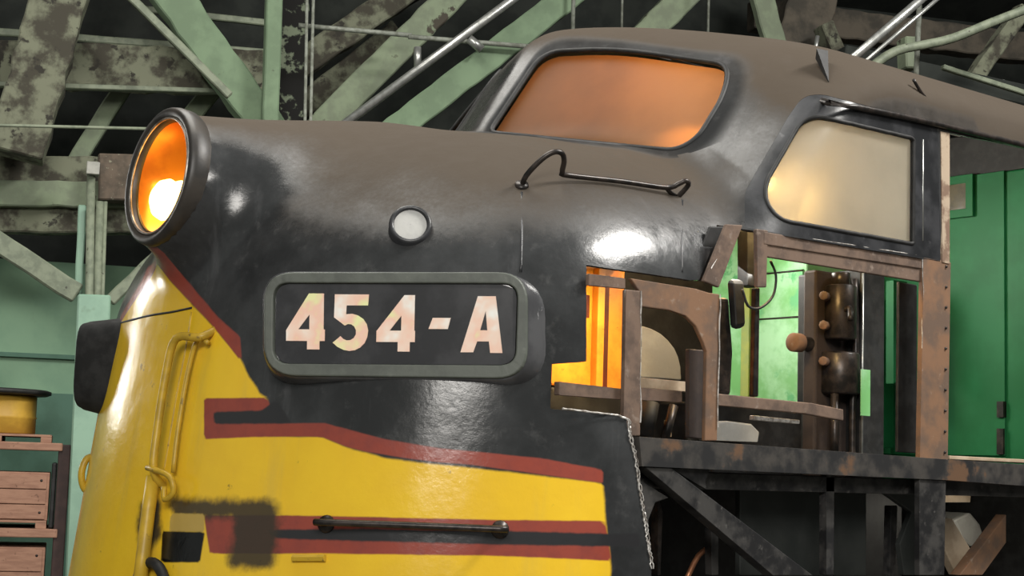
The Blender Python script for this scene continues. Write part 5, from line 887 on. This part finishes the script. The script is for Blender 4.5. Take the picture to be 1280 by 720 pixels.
T(timber('stud', 'stud', COLUMN, .12, 0, 0), 'pale green stud left of the vertical conduits', 'stud')
T(timber('brace', 'brace_l', PALE, .09, 1.0, 0), 'pale green diagonal brace coming in from the left edge to the stud', 'brace')
T(timber('brace', 'brace_r', PALE, .09, 0, .1), 'short pale diagonal brace right of the conduits', 'brace')
T(timber('column', 'column', COLUMN, .25, 0, 'floor', False), 'mint green column behind the nose of the locomotive', 'column')
T(timber('batten', 'batten', PALE, .06, .15, 0, False), 'thin pale batten along the wide green diagonal brace', 'batten')
T(timber('brace', 'brace_main', CLEANGREEN, .2, 1.6, .3), 'wide green diagonal brace falling to the pale post above the nose', 'brace')
T(timber('post', 'post_pale', CLEANGREEN, .15, 1.5, 'floor'), 'pale green post where the wide diagonal brace ends', 'post')
T(timber('post', 'post_black', BLACKWOOD, .2, 1.0, 'floor'), 'charred black post with scraps of green paint', 'post')
T(pipe('conduit', 'drop_a', DULLPIPE, .5, 'floor'), 'left one of the two drop conduits beside the charred post', 'conduit')
T(pipe('conduit', 'drop_b', DULLPIPE, .5, 'floor'), 'right one of the two drop conduits beside the charred post', 'conduit')
T(timber('rafter', 'maft_a', MOTTLE, .2, .5, .3), 'upper mottled rafter right of the charred post', 'rafter')
T(timber('rafter', 'maft_b', MOTTLE, .2, .2, .3), 'lower mottled rafter right of the charred post', 'rafter')
T(timber('brace', 'diag1', PEEL, .2, .8, .2), 'peeling green diagonal brace left of the shiny conduit', 'brace')
T(pipe('conduit', 'pipe_steel', STEEL, 1.6, .2), 'shiny steel conduit rising to the right over the hood', 'conduit')
T(timber('brace', 'diag2', CLEANGREEN, .2, 1.0, .5), 'green diagonal brace between shiny conduit and cab roof', 'brace')
T(pipe('pipe', 'thin_c', DULLPIPE, .1, .1), 'thin level pipe from the drop conduits to the peeling brace', 'pipe')
p4 = T(pipe('pipe', 'thin_d', DULLPIPE, .1, .1), 'thin level pipe with fittings crossing the green brace by the cab', 'pipe')
for k in ('fit_a', 'fit_b'): pipe('pipe_fitting', k, STEEL, .02, .02, p4)
T(timber('brace', 'blk_a', PEEL, .2, .6, .1), 'pale timber end above the middle of the cab roof', 'brace')
T(timber('timber_scrap', 'blk_b', PEEL, .1, .5, 0), 'peeling timber end above the right part of the windshield', 'beam')
for k, l in (('hang_a', 'hanger rod left of the middle above the cab roof'), ('hang_b', 'thin hanger rod above the middle of the windshield'), ('hang_c', 'thin hanger rod right of the pale timber end')):
    T(pipe('hanger_rod', k, DULLPIPE, 1., .1), l, 'rod')
T(pipe('pipe', 'r_pipe1', STEEL, .5, .1), 'thick shiny pipe sloping down behind the cab roof', 'pipe')
T(pipe('pipe', 'r_pipe2', STEEL, .5, .1), 'thin shiny pipe under the thick sloping pipe', 'pipe')
T(tube('pipe', [bw3(*p) for p in D['r_green_pipe']], .035, PALE, None, 10, smooth=4), 'pale green bent pipe at the upper right', 'pipe')
T(pipe('hanger_rod', 'r_vert', DULLPIPE, 1., .1), 'dull vertical rod behind the sloping pipes', 'rod')
T(timber('timber_block', 'r_block', PEEL, .15), 'small pale block under the bent green pipe', 'block')
T(timber('duct', 'r_black', DECK, .3, .2, .6, False), 'black duct lying behind the cab roof at the right', 'duct')
T(timber('batten', 'r_strip', PALE, .05), 'pale strip above the black duct', 'batten')
T(timber('brace', 'r_timb', MOTTLE, .15, .3, .1), 'dark slanting timber at the right edge', 'brace')
BROWNW = mottled('brown_roof_boards', (.10, .085, .065), (.05, .045, .036), 4, rough=.9)
T(timber('roof_timber', 'r_wood1', BROWNW, .2, .5, .3), 'broad brown timber above the cab roof corner', 'beam')
T(timber('roof_timber', 'r_wood2', MOTTLE, .2, .1, .3), 'short mottled timber beside the shiny sloping pipe', 'beam')
T(pipe('rod', 'r_white', STEEL), 'tiny bright rod end over the cab roof', 'rod')
T(pipe('rod', 'r_white2', STEEL), 'tiny bright rod end at the right edge', 'rod')
T(timber('roof_timber', 'r_beam', BROWNW, .2, 1.0, .5), 'long brown beam behind the bent green pipe', 'beam')
# stores on the rack at the left
Z = lambda k, i: D[k][i][1]
rk = empty('storage_rack', bw3(-.5, 6.2, .2)); tag(rk, 'dark brown storage rack carrying crates and a yellow drum', 'rack')
rp = D['rack']
bbox('upright', (-.29, 5.98, .2), (-.20, 6.10, 2.02), RACKM, rk); bbox('upright', (-.29, 6.72, .2), (-.20, 6.82, 2.02), RACKM, rk)
bbox('upright', (-1.29, 5.98, .2), (-1.20, 6.10, 2.02), RACKM, rk); bbox('upright', (-1.29, 6.72, .2), (-1.20, 6.82, 2.02), RACKM, rk)
CR2 = CRATE
bbox('shelf_board', (-1.35, 5.96, 1.97), (-.26, 6.85, 2.03), CRATE, rk); bbox('shelf_board', (-1.35, 5.96, 1.32), (-.26, 6.85, 1.385), CRATE, rk); bbox('shelf_board', (-1.35, 5.96, .66), (-.26, 6.85, .72), CRATE, rk)
def pallet(z, label, u0, u1):
    p = empty('pallet', bw3((u0 + u1) / 2, 6.4, z)); tag(p, label, 'pallet')
    bbox('deck', (u0, 6.0, z + .042), (u1, 6.8, z + .06), CRATE, p, .003)
    for k in range(3):
        c = u0 + .04 + (u1 - u0 - .08) * k / 2; bbox('block', (c - .04, 6.0, z), (c + .04, 6.8, z + .042), CRATE, p, .003)
pallet(2.03, 'small wooden pallet under the yellow drum', -1.15, -.345); pallet(1.385, 'small wooden pallet under the upper crate', -1.15, -.345)
def crate(z0, z1, label):
    c = empty('wooden_crate', bw3(-.75, 6.4, z0)); tag(c, label, 'crate')
    bbox('side', (-1.15, 6.02, z0), (-.34, 6.78, z1), CRATE, c, .006)
    for k in range(3):
        h = (z1 - z0 - .02) / 3; bbox('front_board', (-1.13, 6.0, z0 + .01 + k * h), (-.36, 6.02, z0 + .003 + (k + 1) * h), CRATE, c, .004)
    for u_ in (-1.1, -.40):
        for z_ in (z0 + .06, z1 - .06):
            q = bw3(u_, 6.0, z_); lathe('nail', [(.001, .004), (.010, .002), (.011, -.003)], q, -MBv, IRON, c, 8)
crate(1.445, 1.805, 'bare wooden crate on the middle shelf of the rack'); crate(.72, 1.245, 'bare wooden crate on the lowest shelf of the rack')
bbox('rubber_edge', (-.33, 6.0, 1.39), (-.295, 6.8, 1.88), RUBBER, rk, .01)
dr = empty('drum', bw3(-.80, 6.4, 2.09)); tag(dr, 'yellow drum with a wide black lid on top of the rack', 'drum')
dc = bw3(-.80, 6.4, 2.09)
lathe('body', [(.001, 0), (.30, 0), (.325, .01), (.325, .12), (.332, .13), (.325, .14), (.325, .29), (.30, .30), (.001, .30)], dc, (0, 0, 1), DRUMY, dr)
lathe('lid', [(.001, 0), (.40, 0), (.43, .012), (.43, .035), (.40, .045), (.001, .05)], dc + Vector((0, 0, .30)), (0, 0, 1), RUBBER, dr)

# ================================================================== LIGHT
def area(name, loc, target, size, power, col, sy=None):
    l = bpy.data.lights.new(name, 'AREA'); l.energy = power; l.color = col; l.size = size
    if sy: l.shape = 'RECTANGLE'; l.size_y = sy
    o = bpy.data.objects.new(name, l); C.objects.link(o); o.location = loc
    o.rotation_euler = (Vector(target) - Vector(loc)).to_track_quat('-Z', 'Y').to_euler(); return o
def point(name, loc, power, col, r=.05):
    l = bpy.data.lights.new(name, 'POINT'); l.energy = power; l.color = col; l.shadow_soft_size = r
    o = bpy.data.objects.new(name, l); C.objects.link(o); o.location = loc; return o
area('daylight_side_windows', (5.8, -6.0, 9.2), (1.2, -1.4, 2.6), 3.2, 1100, (1, .97, .92), 1.3)
area('daylight_front_doors', (-.9, 8.2, 4.0), (0, 0, 2.2), .6, 115, (1, .98, .92), 2.2)
area('pillar_highlight_strip', (3.95, -2.6, 9.0), (1.9, -1.45, 3.05), .35, 70, (1, .97, .92), 2.6)  # added light, no known source: draws a highlight up the corner pillar
area('daylight_behind', (-7.5, -10.5, 6.5), (0, 0, 2.3), 5.0, 1080, (1, .96, .90), 3.0)
area('overhead_fill', (0.5, 1.0, 8.0), (.8, .9, 0), 5.0, 380, (1, .97, .9), 3.0)  # added overhead area light for general soft fill
area('cab_windshield_lamp', (3.0, -.5, 3.75), (1.9, -.6, 3.65), .5, 22, (1, .53, .20))
point('cab_warm_lamp', (2.16, -1.46, 3.17), 34, (1, .66, .26), .03)
sp_ = bpy.data.lights.new('windshield_streak_spot', 'SPOT'); sp_.energy = 90; sp_.color = (1, .60, .22); sp_.spot_size = math.radians(17); sp_.spot_blend = .5; sp_.shadow_soft_size = .03  # added spot that makes the bright streak on the windshield
so_ = bpy.data.objects.new('windshield_streak_spot', sp_); C.objects.link(so_); so_.location = (2.6, -1.35, 3.22); so_.rotation_euler = (Vector((2.0, -.98, 3.47)) - so_.location).to_track_quat('-Z', 'Y').to_euler()
area('bay_fill', (4.45, -1.15, 1.86), (4.5, -.7, 1.6), .15, 3, (1, .93, .8))  # added light for the broken planks, where outside daylight is blocked
area('cab_dome_lamp', (2.9, -.3, 3.3), (3.3, -1.7, 3.25), .5, 30, (1, .97, .88))
area('cab_service_lamp', (2.85, .25, 2.75), (3.7, .1, 2.6), .35, 7.5, (.95, 1, .80))
nl_ = area('nose_lamp', (1.55, -1.36, 2.80), (1.60, -.86, 2.45), .15, 3.6, (1, .66, .28)); nl_.data.spread = math.radians(75)
area('seat_fill', (2.15, -1.30, 2.84), (2.1, -.95, 2.3), .15, 1.6, (1, .97, .9))  # added neutral light that lifts the seat, no known lamp there
wd_ = bpy.data.worlds.new('World'); scn.world = wd_; wd_.use_nodes = True
wd_.node_tree.nodes['Background'].inputs[0].default_value = (.95, 1, .95, 1); wd_.node_tree.nodes['Background'].inputs[1].default_value = .25
# ================================================================== CAMERA
cm = bpy.data.cameras.new('camera'); co = bpy.data.objects.new('camera', cm); C.objects.link(co)
cm.sensor_width = 36; cm.lens = 2000. / 1280 * 36; cm.clip_end = 200
yw, pt, rl_ = [math.radians(a) for a in (39.3, 6.5, 1.8)]
w_ = Vector((math.sin(yw) * math.cos(pt), math.cos(yw) * math.cos(pt), math.sin(pt))); r_ = Vector((math.cos(yw), -math.sin(yw), 0)); u_ = r_.cross(w_)
r2_ = r_ * math.cos(rl_) + u_ * math.sin(rl_); u2_ = u_ * math.cos(rl_) - r_ * math.sin(rl_)
co.matrix_world = Matrix(((r2_.x, u2_.x, -w_.x, -2.92743), (r2_.y, u2_.y, -w_.y, -6.00263), (r2_.z, u2_.z, -w_.z, 1.93234), (0, 0, 0, 1)))
scn.camera = co
scn.view_settings.view_transform = 'Standard'; scn.view_settings.look = 'None'; scn.view_settings.gamma = 1
scn.view_settings.use_curve_mapping = False; scn.view_settings.exposure = 0.
